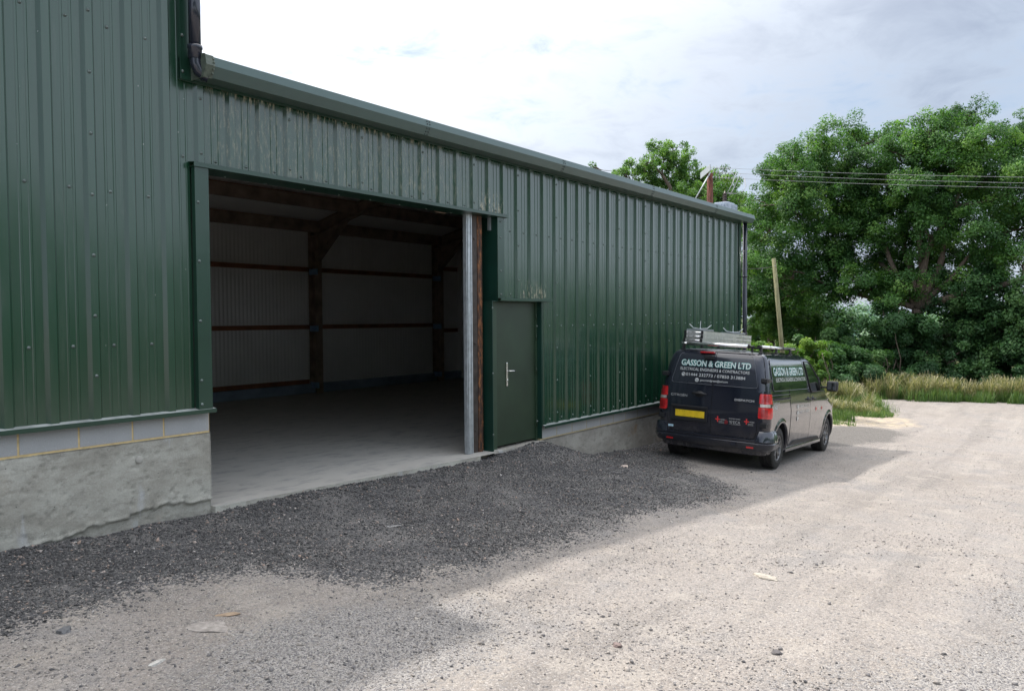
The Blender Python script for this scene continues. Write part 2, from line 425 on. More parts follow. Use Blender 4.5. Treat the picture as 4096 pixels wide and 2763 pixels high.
M_DARKST = stone_mat('planings', [(0,(.042,.040,.041)),(.5,(.085,.082,.081)),(.88,(.15,.144,.140)),(.93,(.2,.18,.17)),(.97,(.33,.24,.19)),(1,(.45,.42,.4))])
M_PALEST = stone_mat('pale_chips', [(0,(.07,.068,.072)),(.3,(.16,.15,.15)),(.55,(.28,.25,.225)),(.85,(.40,.36,.32)),(1,(.55,.51,.47))])
def scatter(n, xr, yr, power, rng, cx=-3.2, cy=-6.6):
    """points denser near where one stands"""
    x = rng.uniform(*xr, n); y = rng.uniform(*yr, n)
    d = np.hypot(x-cx, y-cy); k = rng.random(n) < np.clip((4.5/np.maximum(d, 1))**power, 0, 1)
    return x[k], y[k]
def in_view(x, y, z, m=80):
    px = x-CAM.x; py = y-CAM.y; pz = z-CAM.z
    Z = px*_f.x+py*_f.y+pz*_f.z; U = (px*_r.x+py*_r.y+pz*_r.z)/Z*F_PX+IMG_W/2; V = IMG_H/2-(px*_u.x+py*_u.y+pz*_u.z)/Z*F_PX
    return (Z > .5)
# dark planings
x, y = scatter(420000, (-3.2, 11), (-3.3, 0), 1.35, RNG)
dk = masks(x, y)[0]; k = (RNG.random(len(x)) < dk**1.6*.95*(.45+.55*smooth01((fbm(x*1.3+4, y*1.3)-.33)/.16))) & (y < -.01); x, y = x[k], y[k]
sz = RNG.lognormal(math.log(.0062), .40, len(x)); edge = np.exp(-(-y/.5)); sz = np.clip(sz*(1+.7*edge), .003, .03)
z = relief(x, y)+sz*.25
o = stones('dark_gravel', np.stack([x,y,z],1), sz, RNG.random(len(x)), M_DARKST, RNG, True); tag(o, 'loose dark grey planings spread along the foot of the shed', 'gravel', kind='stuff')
nd = len(x)
# pale track chippings, dark and light
x, y = scatter(400000, (-3.2, 22), (-9.5, -1.4), 1.45, RNG)
mk = masks(x, y); clus = smooth01((fbm(x*1.1+9, y*1.1)-.40)/.16)
k = (RNG.random(len(x)) > mk[0]) & (mk[3] < .5) & (RNG.random(len(x)) < .10+.6*clus+.8*mk[2]); x, y = x[k], y[k]
sz = np.clip(RNG.lognormal(math.log(.0048), .50, len(x)), .0022, .022)
z = relief(x, y)+sz*.2
o = stones('pale_gravel', np.stack([x,y,z],1), sz, np.clip(RNG.beta(1.6,1.5,len(x))*.9,0,.93), M_PALEST, RNG, True); tag(o, 'loose pale chippings scattered over the sunlit track', 'gravel', kind='stuff')
print('stones', nd, len(x))

# single stones one can point to
def lone_stone(x, y, s, col, label, flat=.6, seed=0, name='stone', sub=3, asp=(1,1)):
    bm = bmesh.new(); bmesh.ops.create_icosphere(bm, subdivisions=sub, radius=1)
    for v in bm.verts:
        p = v.co.copy()
        d = mnoise.noise(p*1.1+Vector((seed*7.3,2,1)))*.45 + mnoise.noise(p*3+Vector((seed,5,1)))*.14
        v.co = p*(1+d); v.co.z = max(-.4, min(.62, v.co.z))*flat; v.co.x *= asp[0]; v.co.y *= asp[1]
    bmesh.ops.scale(bm, vec=(s,s,s), verts=bm.verts)
    bmesh.ops.rotate(bm, cent=(0,0,0), matrix=Matrix.Rotation(seed*1.3,3,'Z'), verts=bm.verts)
    me = bpy.data.meshes.new(name); bm.to_mesh(me); bm.free()
    o = mesh_obj(name, me, simple('stone_'+str(seed), col, .85, var=.3, vscale=30, bump=.5, bscale=120))
    o.location = (x, y, float(relief(np.array([x]),np.array([y]))[0])+s*flat*.12)
    tag(o, label, 'stone'); return o
lone_stone(3.01,-4.58,.070,(.33,.295,.25),'large flat pale stone sunk in the middle of the sunny track',.28,1,'flat_stone',asp=(1.5,.7))
lone_stone(1.84,-1.56,.055,(.22,.215,.21),'thin grey slate shard lying on the dark planings before the opening',.12,2,'slate_shard',asp=(1.4,.5))
lone_stone(-1.12,-1.86,.036,(.12,.12,.125),'rounded dark cobble at the left edge of the pale ground',.8,3,'cobble')
lone_stone(-.55,-2.40,.095,(.30,.27,.245),'broad pinkish slab stone embedded in shade by the left corner',.10,4,'slab_stone',asp=(1.4,.8))
lone_stone(-1.0,-2.66,.028,(.45,.43,.40),'small white stone near the lower left corner',.6,5,'white_stone',asp=(1.6,.6))
lone_stone(6.56,-1.41,.055,(.52,.42,.36),'pinkish white stone on dark planings near the van',.7,6,'pink_stone')
lone_stone(1.42,-5.18,.028,(.10,.09,.09),'small dark stone on bright gravel at the bottom of the view',.7,7,'dark_stone')
lone_stone(.88,-4.41,.028,(.16,.12,.11),'brown dark pebble on the sunny track below the pale slab',.7,8,'brown_pebble')
lone_stone(-.36,-2.34,.045,(.30,.22,.15),'flat brown broken tile piece on shaded rubble',.25,9,'tile_fragment',asp=(1.5,.6))
# ------------------------------------------------------------------ the farm shed
SHED = empty('farm_shed', (0, 0, 0))
tag(SHED, 'long dark green steel clad farm shed with a big open doorway and block plinth', 'shed')

def cladding_mat():
    m, nt, n, l, b = new_mat('green_cladding'); N = NT(nt)
    s = N.sep(); X, Y, Z = s[0], s[1], s[2]
    base = N.mix(N.noise(1.2, 4), (.008,.041,.021), (.011,.050,.027))
    grime = N.noise(5, 6, .65, N.mapv((3.0, 3.0, .35)))
    base = N.mix(N.math('MULTIPLY', N.smooth(grime, .50, .75), .16), base, (.09,.11,.09))
    # mineral dirt: runs below the fascia and above the two lintels, grey dust over the header
    streak = N.noise(7, 6, .7, N.mapv((5.0, 5.0, .9)))
    def band(v, a, b_, c, d):
        return N.math('MULTIPLY', N.smooth(v, a, b_), N.math('SUBTRACT', 1, N.smooth(v, c, d)))
    h1 = N.math('MULTIPLY', band(X, 1.0, 1.25, 3.6, 5.0), N.smooth(Z, 3.82, 3.95))
    h2 = N.math('MULTIPLY', band(X, 5.05, 5.25, 5.55, 5.68), N.math('MULTIPLY', N.smooth(Z, 3.18, 3.19), N.math('SUBTRACT', 1, N.smooth(Z, 3.26, 3.58))))
    h3 = N.math('MULTIPLY', band(X, 6.0, 6.2, 6.62, 6.8), N.math('MULTIPLY', N.smooth(Z, 2.02, 2.03), N.math('SUBTRACT', 1, N.smooth(Z, 2.06, 2.36))))
    h4 = N.math('MULTIPLY', band(X, 1.0, 1.3, 4.0, 5.6), N.math('MULTIPLY', N.smooth(Z, 3.2, 3.25), .26))
    hh = N.math('MAXIMUM', N.math('MAXIMUM', h1, h2), N.math('MAXIMUM', h3, h4))
    st = N.math('MULTIPLY', hh, N.smooth(streak, .50, .60))
    fine = N.smooth(N.noise(60, 3, .6), .4, .6)
    base = N.mix(N.math('MULTIPLY', st, N.math('MULTIPLY_ADD', fine, .5, .45)), base, (.46,.40,.28))
    fleck = N.smooth(N.voro(9, vec=N.mapv((1,1,.45))), .035, .02)
    base = N.mix(N.math('MULTIPLY', fleck, .5), base, (.35,.37,.36))
    l.new(base, b.inputs['Base Color'])
    l.new(N.math('ADD', N.math('MULTIPLY_ADD', grime, .16, .12), N.math('MULTIPLY', st, .3)), b.inputs['Roughness'])
    b.inputs['Specular IOR Level'].default_value = .75
    b.inputs['Coat Weight'].default_value = .15; b.inputs['Coat Roughness'].default_value = .10
    oil = N.bump(N.noise(2.2, 3, .5, N.mapv((1, 1, .5))), .10, .05)
    l.new(N.bump(N.noise(420, 2), .05, .001, oil), b.inputs['Normal'])
    return m
M_CLAD = cladding_mat()
M_TRIM = simple('green_trim', (.012,.042,.027), .28, var=.12, vscale=3, bump=.05, coat=.1)
M_TRIMD = simple('green_recess_panel', (.006,.035,.024), .42, var=.15, vscale=3)
M_GUT = simple('green_gutter', (.045,.085,.078), .30, var=.08, vscale=2, coat=.1)
M_SCREW = simple('screw_steel', (.13,.16,.15), .35, .4, var=.3, vscale=3)
M_DOOR = simple('olive_door_paint', (.015,.033,.016), .45, var=.22, vscale=2.5, bump=.08)
M_GALV = simple('galvanised', (.40,.43,.45), .42, .5, var=.18, vscale=14)
M_STEEL = simple('bare_brown_steel', (.050,.038,.032), .6, .2, var=.5, vscale=7, bump=.2)
def rust_mat():
    m, nt, n, l, b = new_mat('rust'); N = NT(nt)
    a = N.noise(9, 7, .7, N.mapv((2,2,.7)))
    c = N.ramp(a, [(.36,(.026,.018,.016)),(.50,(.075,.035,.020)),(.62,(.26,.105,.038)),(.78,(.42,.20,.07))])
    l.new(c, b.inputs['Base Color']); b.inputs['Roughness'].default_value = .85; l.new(N.bump(a, .4, .01), b.inputs['Normal']); return m
M_RUST = rust_mat()
M_FRAME = simple('primed_steel', (.24,.18,.135), .6, .1, var=.35, vscale=4)
M_REDRAIL = simple('red_oxide_rail', (.23,.095,.05), .6, .1, var=.3, vscale=4)
M_CLEAT = simple('blue_cleat', (.22,.34,.48), .5, .3, var=.2)
M_LINER = simple('grey_liner_sheet', (.66,.65,.63), .5, var=.08, vscale=1)
M_CHROME = simple('bright_steel', (.72,.71,.68), .22, .9, var=.05)
M_PIPE = simple('black_plastic_pipe', (.018,.021,.034), .16, var=.1, spec=.6)

# profiled sheets: ribs every third of a metre, two shallow swages in each pan
PAN, PITCH_X = .032, 1/3
_prof = [(-.056, PAN), (-.030, 0), (.030, 0), (.056, PAN), (.118, PAN), (.124, PAN-.005), (.138, PAN-.005), (.144, PAN),
         (.190, PAN), (.196, PAN-.005), (.210, PAN-.005), (.216, PAN)]
def profile(x0, x1):
    pts = []
    for k in range(int(math.floor(x0*3))-2, int(math.ceil(x1*3))+3):
        for a, b in _prof: pts.append((k*PITCH_X+a, b))
    xs = [p[0] for p in pts]; ys = [p[1] for p in pts]
    out = [(x0, float(np.interp(x0, xs, ys)))] + [p for p in pts if x0+1e-4 < p[0] < x1-1e-4] + [(x1, float(np.interp(x1, xs, ys)))]
    return out
def clad(mb, x0, x1, z0, z1, mi=0):
    P = profile(x0, x1)
    A = [mb.bm.verts.new((x, y, z0)) for x, y in P]; B = [mb.bm.verts.new((x, y, z1)) for x, y in P]
    for i in range(len(P)-1):
        f = mb.bm.faces.new((A[i], A[i+1], B[i+1], B[i])); f.material_index = mi
def screw(mb, x, y, z, r=.0085, mi=1):
    r = min(r, .0085)
    M = Matrix.Translation((x, y, z)) @ Matrix.Rotation(PI/2, 4, 'X')
    mb.lathe([(r*1.75, 0), (r*1.75, .003), (r*1.1, .0045), (r, .010), (r*.6, .013), (.0001, .013)], M, 8, mi)
mb = MB()
EAVE_T, XT = 5.02, .79
clad(mb, -9, .90, .925, 3.95); clad(mb, -9, XT+.02, 3.95, EAVE_T)
clad(mb, .90, 14.84, 3.19, 3.98); clad(mb, 5.60, 14.84, 2.03, 3.19); clad(mb, 6.585, 14.84, .125, 2.03)
for k in range(-5, 15):                                   # stitching screws up each lap
    z = .30
    while z < (EAVE_T if k < 1 else 3.9):
        ok = (k <= 0 and z > .98) or (1 <= k <= 5 and z > 3.22) or (k == 6 and z > 2.1) or k >= 7
        if ok: screw(mb, k+.0, 0, z)
        z += .5
for k in range(-15, 45):                                  # fixing screws in the pans
    x = (k+.5)*PITCH_X
    rows = []
    if x < .7: rows = [2.845, 4.215, 1.55]
    elif x < 5.6: rows = [3.25]
    elif x < 6.5: rows = [2.995, 2.10]
    else: rows = [2.995, 1.638, .21]
    if x < 14.7:
        for z in rows: screw(mb, x, PAN, z)
cl = mb.build('cladding', [M_CLAD, M_SCREW], SHED, recalc=False)

# flashings
M_DUSTY = simple('dusty_ledge', (.30,.32,.31), .85, var=.3, vscale=9)
def flash(name, f, mat=M_TRIM):
    mb = MB(); f(mb); return mb.build(name, [mat, M_SCREW, M_DUSTY], SHED)
def drip(mb, x0, x1, z0, z1):
    mb.poly_extrude([(.03, z1+.012), (-.046, z1), (-.052, z1-.002), (-.052, z0), (-.046, z0), (-.046, z1-.006), (.03, z1+.004)], 'x', x0, x1)
    mb.quad((x0,.029,z1+.0135),(x1,.029,z1+.0135),(x1,-.045,z1+.0012),(x0,-.045,z1+.0012), mi=2)
flash('base_flashing', lambda m: (drip(m, -9, 1.075, .895, .930)))
def drip2(m):
    drip(m, 6.58, 14.86, .098, .134)
    for x in (9.0, 12.0): screw(m, x, -.053, .115)
flash('base_flashing', drip2)
def jamb(m):
    m.box(.905, 1.045, -.036, .02, .936, 3.163); m.box(1.030, 1.044, .02, .30, .936, 3.163)
    for z in (2.84, 2.3, 1.75, 1.2, .98): screw(m, .935, -.037, z)
flash('jamb_flashing', jamb)
def lintel(m):
    m.poly_extrude([(.03, 3.213), (-.05, 3.203), (-.055, 3.200), (-.055, 3.162), (.21, 3.150), (.21, 3.158), (-.047, 3.170), (-.047, 3.196), (.03, 3.206)], 'x', .89, 5.69)
    for i in range(9): m.lathe([(.014, 0), (.012, -.006), (.0001, -.009)], Matrix.Translation((1.35+.48*i, .17, 3.152)), 8, 1)
flash('lintel_flashing', lintel)
def fascia(m):
    m.box(.79, 14.87, -.016, .0, 3.925, 4.12)
    for i in range(42): screw(m, 1.05+i*PITCH_X, -.017, 3.985, .010)
flash('fascia_flashing', fascia)
def corner_trim(m):
    m.box(.79, 1.0, -.022, .20, 3.935, EAVE_T); m.box(.79, .80, -.03, -.022, 3.935, EAVE_T)
    for z in (4.0, 4.32, 4.8): screw(m, .815, -.023, z)
flash('corner_flashing', corner_trim)
flash('corner_flashing', lambda m: (m.box(14.74, 14.885, -.012, .0, .14, 3.93), m.box(14.875, 14.885, 0, .16, .14, 3.93)))
def reveal(m):
    m.box(5.487, 5.640, -.014, .0, 2.03, 3.163); m.box(6.572, 6.60, -.010, .006, .135, 2.0)
    for z in (3.1, 2.88, 2.42, 2.09): screw(m, 5.555, -.015, z)
    for z in (1.6, 1.15, .7, .2): screw(m, 6.625, PAN-.004, z)
flash('trim_strip', reveal)
def recess(m):
    m.box(5.487, 5.499, 0, .30, 2.0, 3.16); m.box(5.358, 5.370, -.012, .30, -.16, 2.0)
    m.box(5.20, 5.50, .30, .31, -.16, 3.16); m.box(5.358, 5.499, 0, .30, 1.99, 2.0); m.box(6.560, 6.572, -.006, .16, -.06, 2.02)
    for z in (1.9, 1.0, .15): screw(m, 5.359, -.013, z, .009)
flash('recess_panel', recess, M_TRIMD)
flash('door_canopy', lambda m: m.poly_extrude([(.03, 2.045), (-.055, 2.038), (-.060, 2.034), (-.060, 2.002), (.10, 2.002), (.10, 2.01), (-.052, 2.010), (-.052, 2.030), (.03, 2.037)], 'x', 5.495, 6.79))
mb = MB(); mb.box(5.455, 5.487, .10, .14, 2.98, 3.16); mb.build('bracket', M_GALV, SHED)

# gutter along the low eaves
mb = MB()
GP = [(-.03, 4.155), (-.235, 4.130), (-.245, 4.125), (-.262, 4.040), (-.205, 3.948), (-.020, 3.948), (-.020, 3.954), (-.200, 3.954), (-.255, 4.041), (-.238, 4.119), (-.03, 4.148)]
mb.poly_extrude(GP, 'x', .905, 15.10)
gut = mb.build('gutter', M_GUT, SHED)
for x0 in (3.83, 6.83, 9.82, 12.80):
    mb = MB()
    for dx in (-.022, .022):
        for y, z in ((-.252, 4.105), (-.258, 4.070), (-.252, 4.018), (-.232, 3.985), (-.212, 3.957)):
            mb.lathe([(.009, 0), (.008, .005), (.0001, .007)], Matrix.Translation((x0+dx, y, z)) @ Matrix.Rotation(PI/2+.1, 4, 'X'), 7)
    mb.box(x0-.045, x0+.045, -.260, -.258, 4.036, 4.044)
    mb.build('gutter_joint', simple('bolt_dark', (.02,.03,.03), .5), gut)
mb = MB()
mb.poly_extrude([(-.03, 4.165), (-.235, 4.142), (-.252, 4.13), (-.270, 4.040), (-.210, 3.935), (-.016, 3.935)], 'x', .897, .907)
mb.poly_extrude([(-.240, 4.136), (-.270, 4.040), (-.212, 3.937), (-.203, 3.945), (-.263, 4.040), (-.245, 4.130)], 'x', .907, .985)
for z, y in ((4.10,-.258), (4.07,-.264), (4.01,-.256), (3.975,-.238)): mb.lathe([(.010,0),(.009,.006),(.0001,.008)], Matrix.Translation((.975, y, z)) @ Matrix.Rotation(PI/2, 4, 'X'), 8)
mb.build('gutter_end_cap', simple('weathered_end_cap', (.075,.095,.075), .6, var=.4, vscale=20), gut)
mb = MB(); mb.poly_extrude([(-.03,4.153),(-.237,4.128),(-.262,4.040),(-.205,3.946),(-.02,3.946)], 'x', 15.10, 15.104); mb.build('gutter_end_cap', M_GUT, gut)

# downpipes
mb = MB(); mb.tube([(.875,-.13,EAVE_T+.02),(.875,-.13,4.19)], .052, 20)
dp = mb.build('downpipe', M_PIPE, SHED)
mb = MB(); M0 = Matrix.Translation((.875,-.13,0))
mb.lathe([(.054,4.222),(.064,4.222),(.066,4.205),(.066,4.195),(.060,4.185),(.060,4.105),(.052,4.10)], M0, 24); mb.build('pipe_socket', M_PIPE, dp)
mb = MB(); mb.tube([(.875,-.13,4.14),(.880,-.132,4.06),(.905,-.142,4.00),(.945,-.160,3.965),(.975,-.175,3.955)], [.052,.052,.054,.054,.052], 18, cap=False); mb.build('pipe_elbow', M_PIPE, dp)
mb = MB(); mb.tube([(14.955,-.075,3.95),(14.955,-.075,-.80)], .052, 18)
dp2 = mb.build('downpipe', M_PIPE, SHED)
for z in (2.70, 1.36, .4):
    mb = MB(); mb.tube([(14.86,-.03,z),(14.90,-.06,z)], .012, 8); mb.lathe([(.056,z-.02),(.060,z-.02),(.060,z+.02),(.056,z+.02)], Matrix.Translation((14.955,-.075,0)), 18)
    mb.box(14.80,14.86,-.035,-.012,z-.012,z+.012); mb.box(15.005,15.06,-.085,-.065,z-.012,z+.012); mb.build('pipe_bracket', M_PIPE, dp2)

# side door
DOORM = MB(); DOORM.box(5.56, 6.515, .085, .13, -.05, 1.985, .003)
door = DOORM.build('door', M_DOOR, SHED)
mb = MB(); mb.box(5.372, 5.556, .070, .15, -.085, 2.0, .002); mb.box(6.520, 6.56, .070, .15, -.085, 2.0, .002); mb.box(5.556, 6.52, .072, .15, 1.99, 2.02); mb.build('door_frame', simple('door_frame_paint', (.022,.048,.026), .48, var=.12, vscale=3), SHED)
mb = MB(); mb.box(5.785, 5.822, .070, .085, .785, 1.125, .006); mb.lathe([(.012,0),(.012,.012),(.0001,.014)], Matrix.Translation((5.803,.070,.875)) @ Matrix.Rotation(PI/2,4,'X'), 12)
mb.tube([(5.803,.075,1.005),(5.803,.035,1.005),(5.812,.022,1.005),(5.84,.018,1.004),(5.90,.018,1.002),(5.935,.022,1.0)], .009, 10)
mb.build('handle', M_CHROME, door)
for z in (1.78, 1.47, .97, .18):
    mb = MB(); mb.tube([(6.528,.066,z-.05),(6.528,.066,z+.05)], .010, 8); mb.box(6.505,6.528,.078,.084,z-.045,z+.045); mb.build('hinge', M_DOOR, door)

# plinth: blockwork on a shuttered concrete upstand
def concrete_mat(name, a, b_, warm):
    m, nt, n, l, b = new_mat(name); N = NT(nt)
    big = N.noise(1.3, 8, .68, N.mapv((1,1,1.8)), .25); mid = N.noise(7, 8, .72, N.mapv((1,1,2.0)), .2); fin = N.noise(70, 4, .7)
    c = N.mix(N.smooth(big, .35, .65), a, b_)
    c = N.mix(N.math('MULTIPLY', N.smooth(mid, .50, .64), .42), c, tuple(x*.62 for x in a))
    c = N.mix(N.math('MULTIPLY', N.smooth(N.noise(2.4, 6, .6, N.mapv((2.2,1,.6), (3,1,4))), .60, .76), .6), c, (.52,.53,.56))
    c = N.mix(N.math('MULTIPLY', N.smooth(N.noise(2.0, 5, .6, N.mapv((1,1,1), (9,4,2))), .58, .74), warm), c, (.30,.20,.12))
    pits = N.smooth(N.voro(16), .10, .05); pits2 = N.smooth(N.voro(38, vec=N.mapv((1,1,1),(4,0,1))), .12, .06)
    gate = N.smooth(mid, .45, .6)
    pp = N.math('MULTIPLY', N.math('MAXIMUM', pits, pits2), gate)
    c = N.mix(N.math('MULTIPLY', pp, .75), c, (.06,.055,.05)); c = N.mix(.15, c, N.ramp(fin, [(.3,.1),(.7,.9)]), 'OVERLAY')
    l.new(c, b.inputs['Base Color']); b.inputs['Roughness'].default_value = .9; b.inputs['Specular IOR Level'].default_value = .25
    h = N.math('SUBTRACT', N.math('ADD', N.math('MULTIPLY', fin, .3), N.math('MULTIPLY', mid, .7)), pp)
    l.new(N.bump(h, .5, .012), b.inputs['Normal']); return m
M_CONC = concrete_mat('shuttered_concrete', (.31,.292,.252), (.45,.435,.385), .25)

M_CONC2 = concrete_mat('stained_concrete', (.27,.25,.22), (.37,.35,.31), .8)
def block_mat():
    m, nt, n, l, b = new_mat('grey_block'); N = NT(nt)
    c = N.mix(N.noise(3, 4), (.33,.335,.34), (.43,.43,.43)); sp = N.voro(60, out='Distance')
    c = N.mix(N.math('MULTIPLY', N.smooth(sp, .16, .06), .8), c, (.66,.67,.70)); c = N.mix(N.math('MULTIPLY', N.smooth(N.noise(150, 3, .7), .60, .72), .7), c, (.10,.10,.12))
    l.new(c, b.inputs['Base Color']); b.inputs['Roughness'].default_value = .93; l.new(N.bump(N.noise(130, 4, .7), .5, .004), b.inputs['Normal']); return m
M_BLOCK = block_mat(); M_MORT = simple('sand_mortar', (.62,.47,.24), .9, var=.15, vscale=25, bump=.5, bscale=90)
M_MORTG = simple('grey_sand_mortar', (.47,.38,.22), .9, var=.2, vscale=25, bump=.5, bscale=90)
def rough_wall(name, x0, x1, y, z0, z1, mat, step=.035):
    if x0 < 0: step = .016; x0 = -3.4
    xs = np.arange(x0, x1+1e-6, step); xs[-1] = x1; zs = np.linspace(z0, z1, int((z1-z0)/step)+2)
    X, Z = np.meshgrid(xs, zs, indexing='ij')
    n1 = fbm(X*3, Z*3+4); n2 = fbm(X*11, Z*11)
    Y = y - (n1-.47)*.008 - (n2-.47)*.008 + .010*(fbm(X*23, Z*23) > .66)
    # a lift line and the ragged lip where the footing was poured later
    lip = (-.005+.07*np.sin(X*1.9+.5)+.09*(fbm(X*2.2, X*0+3)-.4)+.09*(fbm(X*13, Z*13)-.47)) if x0 < 0 else X*0-3
    Y = Y + smooth01((lip+.004-Z)/.008)*.020 - np.exp(-((Z-lip-.012)/.014)**2)*.012*(fbm(X*30, Z*30) > .42)
    if x0 < 0: Y = Y - np.exp(-((Z-.60-.01*np.sin(X*3))/.012)**2)*.004*(fbm(X*9, Z*0+1) > .45)
    idx = np.arange(X.size).reshape(X.shape); F = np.stack([idx[:-1,:-1],idx[1:,:-1],idx[1:,1:],idx[:-1,1:]],-1).reshape(-1,4)
    V = np.stack([X,Y,Z],-1).reshape(-1,3)
    nb = len(V); yb = y+.24                      # close top, back and both ends
    B = np.array([(x0,yb,z0),(x1,yb,z0),(x1,yb,z1),(x0,yb,z1)])
    V = np.concatenate([V,B]); f = F.tolist()
    top = idx[:,-1]; rt = idx[-1,:]; lf = idx[0,:]
    me = np_mesh(name, V, np.array(f)); 
    o = mesh_obj(name, me, mat, SHED, smooth=True)
    bm = bmesh.new(); bm.from_mesh(me); bm.verts.ensure_lookup_table(); v = bm.verts
    bm.faces.new([v[i] for i in top[::-1]]+[v[nb+3], v[nb+2]][:2]); bm.faces.new([v[i] for i in rt]+[v[nb+2], v[nb+1]]); bm.faces.new([v[i] for i in lf[::-1]]+[v[nb], v[nb+3]])
    bm.faces.new([v[nb+i] for i in (0,3,2,1)])
    for q in list(bm.faces)[-4:]: q.smooth = False
    bm.to_mesh(me); bm.free(); return o
rough_wall('concrete_upstand', -9, 1.057, .030, -.5, .703, M_CONC)
rough_wall('concrete_upstand', 4.86, 14.86, .045, -1.6, -.088, M_CONC2)
mb = MB(); mb.lathe([(.0001,.012),(.025,.011),(.032,.007),(.036,0)], Matrix.Translation((.36,.028,.545)) @ Matrix.Rotation(PI/2,4,'X'), 20); mb.build('mortar_patch', simple('patch_mortar',(.42,.40,.36),.9), SHED)
def blocks(xs, z0, z1, y, mort):
    mb = MB()
    for a, b in zip(xs, xs[1:]): mb.box(a+.008, b-.008, y, y+.1, z0+.020, z1, .002)
    mb.box(xs[0], xs[-1]-.002, y+.0035, y+.098, z0, z1-.002, mi=1)
    return mb.build('block_course', [M_BLOCK, mort], SHED)
xs = [-9.12+.45*i for i in range(20)]
xs = [x for x in xs if x < -.7] + [-.595, -.14, .31, .595, 1.05]
blocks(xs, .700, .905, .032, M_MORT)
blocks([6.60+.45*i for i in range(18)]+[14.86], -.090, .108, .045, M_MORTG)
mb = MB(); mb.box(6.575, 6.60, .03, .16, -.088, .12); mb.build('pier_return', M_MORTG, SHED)
mb = MB(); mb.box(5.372, 6.60, -.02, .30, -.30, -.088, .004); mb.build('door_step', M_CONC2, SHED)

# concrete floor
def slab_z(x, y): return -.020*(np.clip(np.asarray(x), 0, 5.4)-1.0)*np.clip(1-np.asarray(y)/7.0, 0, 1)
def floor_mat():
    m, nt, n, l, b = new_mat('floor_concrete'); N = NT(nt)
    c = N.mix(N.noise(1.2, 6, .6), (.37,.35,.315), (.47,.45,.415)); c = N.mix(N.math('MULTIPLY', N.smooth(N.noise(2.6, 7, .68, N.mapv((1,2.4,1),(2,3,0),(0,0,.5))), .48, .66), .65), c, (.25,.245,.24))
    c = N.mix(N.math('MULTIPLY', N.smooth(N.noise(9, 5, .7), .58, .72), .35), c, (.20,.18,.16)); c = N.mix(N.smooth(N.voro(2.2, vec=N.mapv((1,1,1),(1,2,0))), .045, .02), c, (.05,.045,.04))
    l.new(c, b.inputs['Base Color']); b.inputs['Roughness'].default_value = .72; l.new(N.bump(N.noise(40,4), .12, .003), b.inputs['Normal']); return m
xs = np.concatenate([[.3], np.linspace(1.06, 5.36, 20), np.linspace(5.6, 14.7, 10)]); ys = np.concatenate([[-.05, .10], np.linspace(.26, 8.6, 30)])
X, Y = np.meshgrid(xs, ys, indexing='ij'); Y = np.where(Y < 0, -.02-.022*np.clip(X-1,0,4), Y)
Z = slab_z(X, np.maximum(Y, 0)); idx = np.arange(X.size).reshape(X.shape)
F = np.stack([idx[:-1,:-1],idx[1:,:-1],idx[1:,1:],idx[:-1,1:]],-1); kx = (X[:-1,:-1]+X[1:,1:])/2; ky = (Y[:-1,:-1]+Y[1:,1:])/2
F = F[(ky > .26) | ((kx > 1.06) & (kx < 5.36))]
me = np_mesh('floor_slab', np.stack([X,Y,Z],-1).reshape(-1,3), F); fl = mesh_obj('floor_slab', me, floor_mat(), SHED)
mb = MB(); 
for i in range(20):
    a, b_ = 1.06+i*.195, 1.06+(i+1)*.195
    if b_ > 4.98: break
    ya, yb = -.02-.022*(a-1), -.02-.022*(b_-1)
    za, zb = float(slab_z(a,0)), float(slab_z(b_,0))
    mb.quad((a,ya,za-.0005),(b_,yb,zb-.0005),(b_,yb,zb-.35),(a,ya,za-.35))
mb.quad((1.06,-.0213,-.0015),(1.06,.30,-.0015),(1.06,.30,-.35),(1.06,-.0213,-.35)); mb.quad((4.96,-.107,-.080),(4.96,.0,-.080),(4.96,.0,-.35),(4.96,-.107,-.35)); mb.build('slab_edge', M_CONC, SHED)
mb = MB(); mb.box(-9.0, -3.41, .035, .28, -.5, .70); mb.build('concrete_upstand', M_CONC, SHED)

# door guide, rusty post
mb = MB()
for a, b_, y0 in ((4.945,4.958,.10),(4.968,4.994,.095),(5.000,5.030,.10),(5.036,5.060,.095)): mb.box(a, b_, y0, .16, -.075, 3.16, .002)
mb.box(4.962, 5.062, .118, .165, -.075, 3.16)
mb.build('door_guide', M_GALV, SHED)
mb = MB(); mb.box(5.066, 5.205, .128, .20, -.09, 3.9, .002)
for z in (2.84, 1.42, .22): mb.lathe([(.020,0),(.018,.008),(.0001,.014)], Matrix.Translation((5.14,.128,z)) @ Matrix.Rotation(PI/2,4,'X'), 10)
mb.build('steel_post', M_STEEL, SHED)
mb = MB(); mb.box(5.208, 5.300, .120, .130, -.09, 3.9); mb.box(5.208,5.216,.130,.30,-.09,3.9)
for i in range(60): mb.box(5.290, 5.300, .114, .120, -.05+i*.052, -.028+i*.052)
mb.build('rusty_angle', M_RUST, SHED)

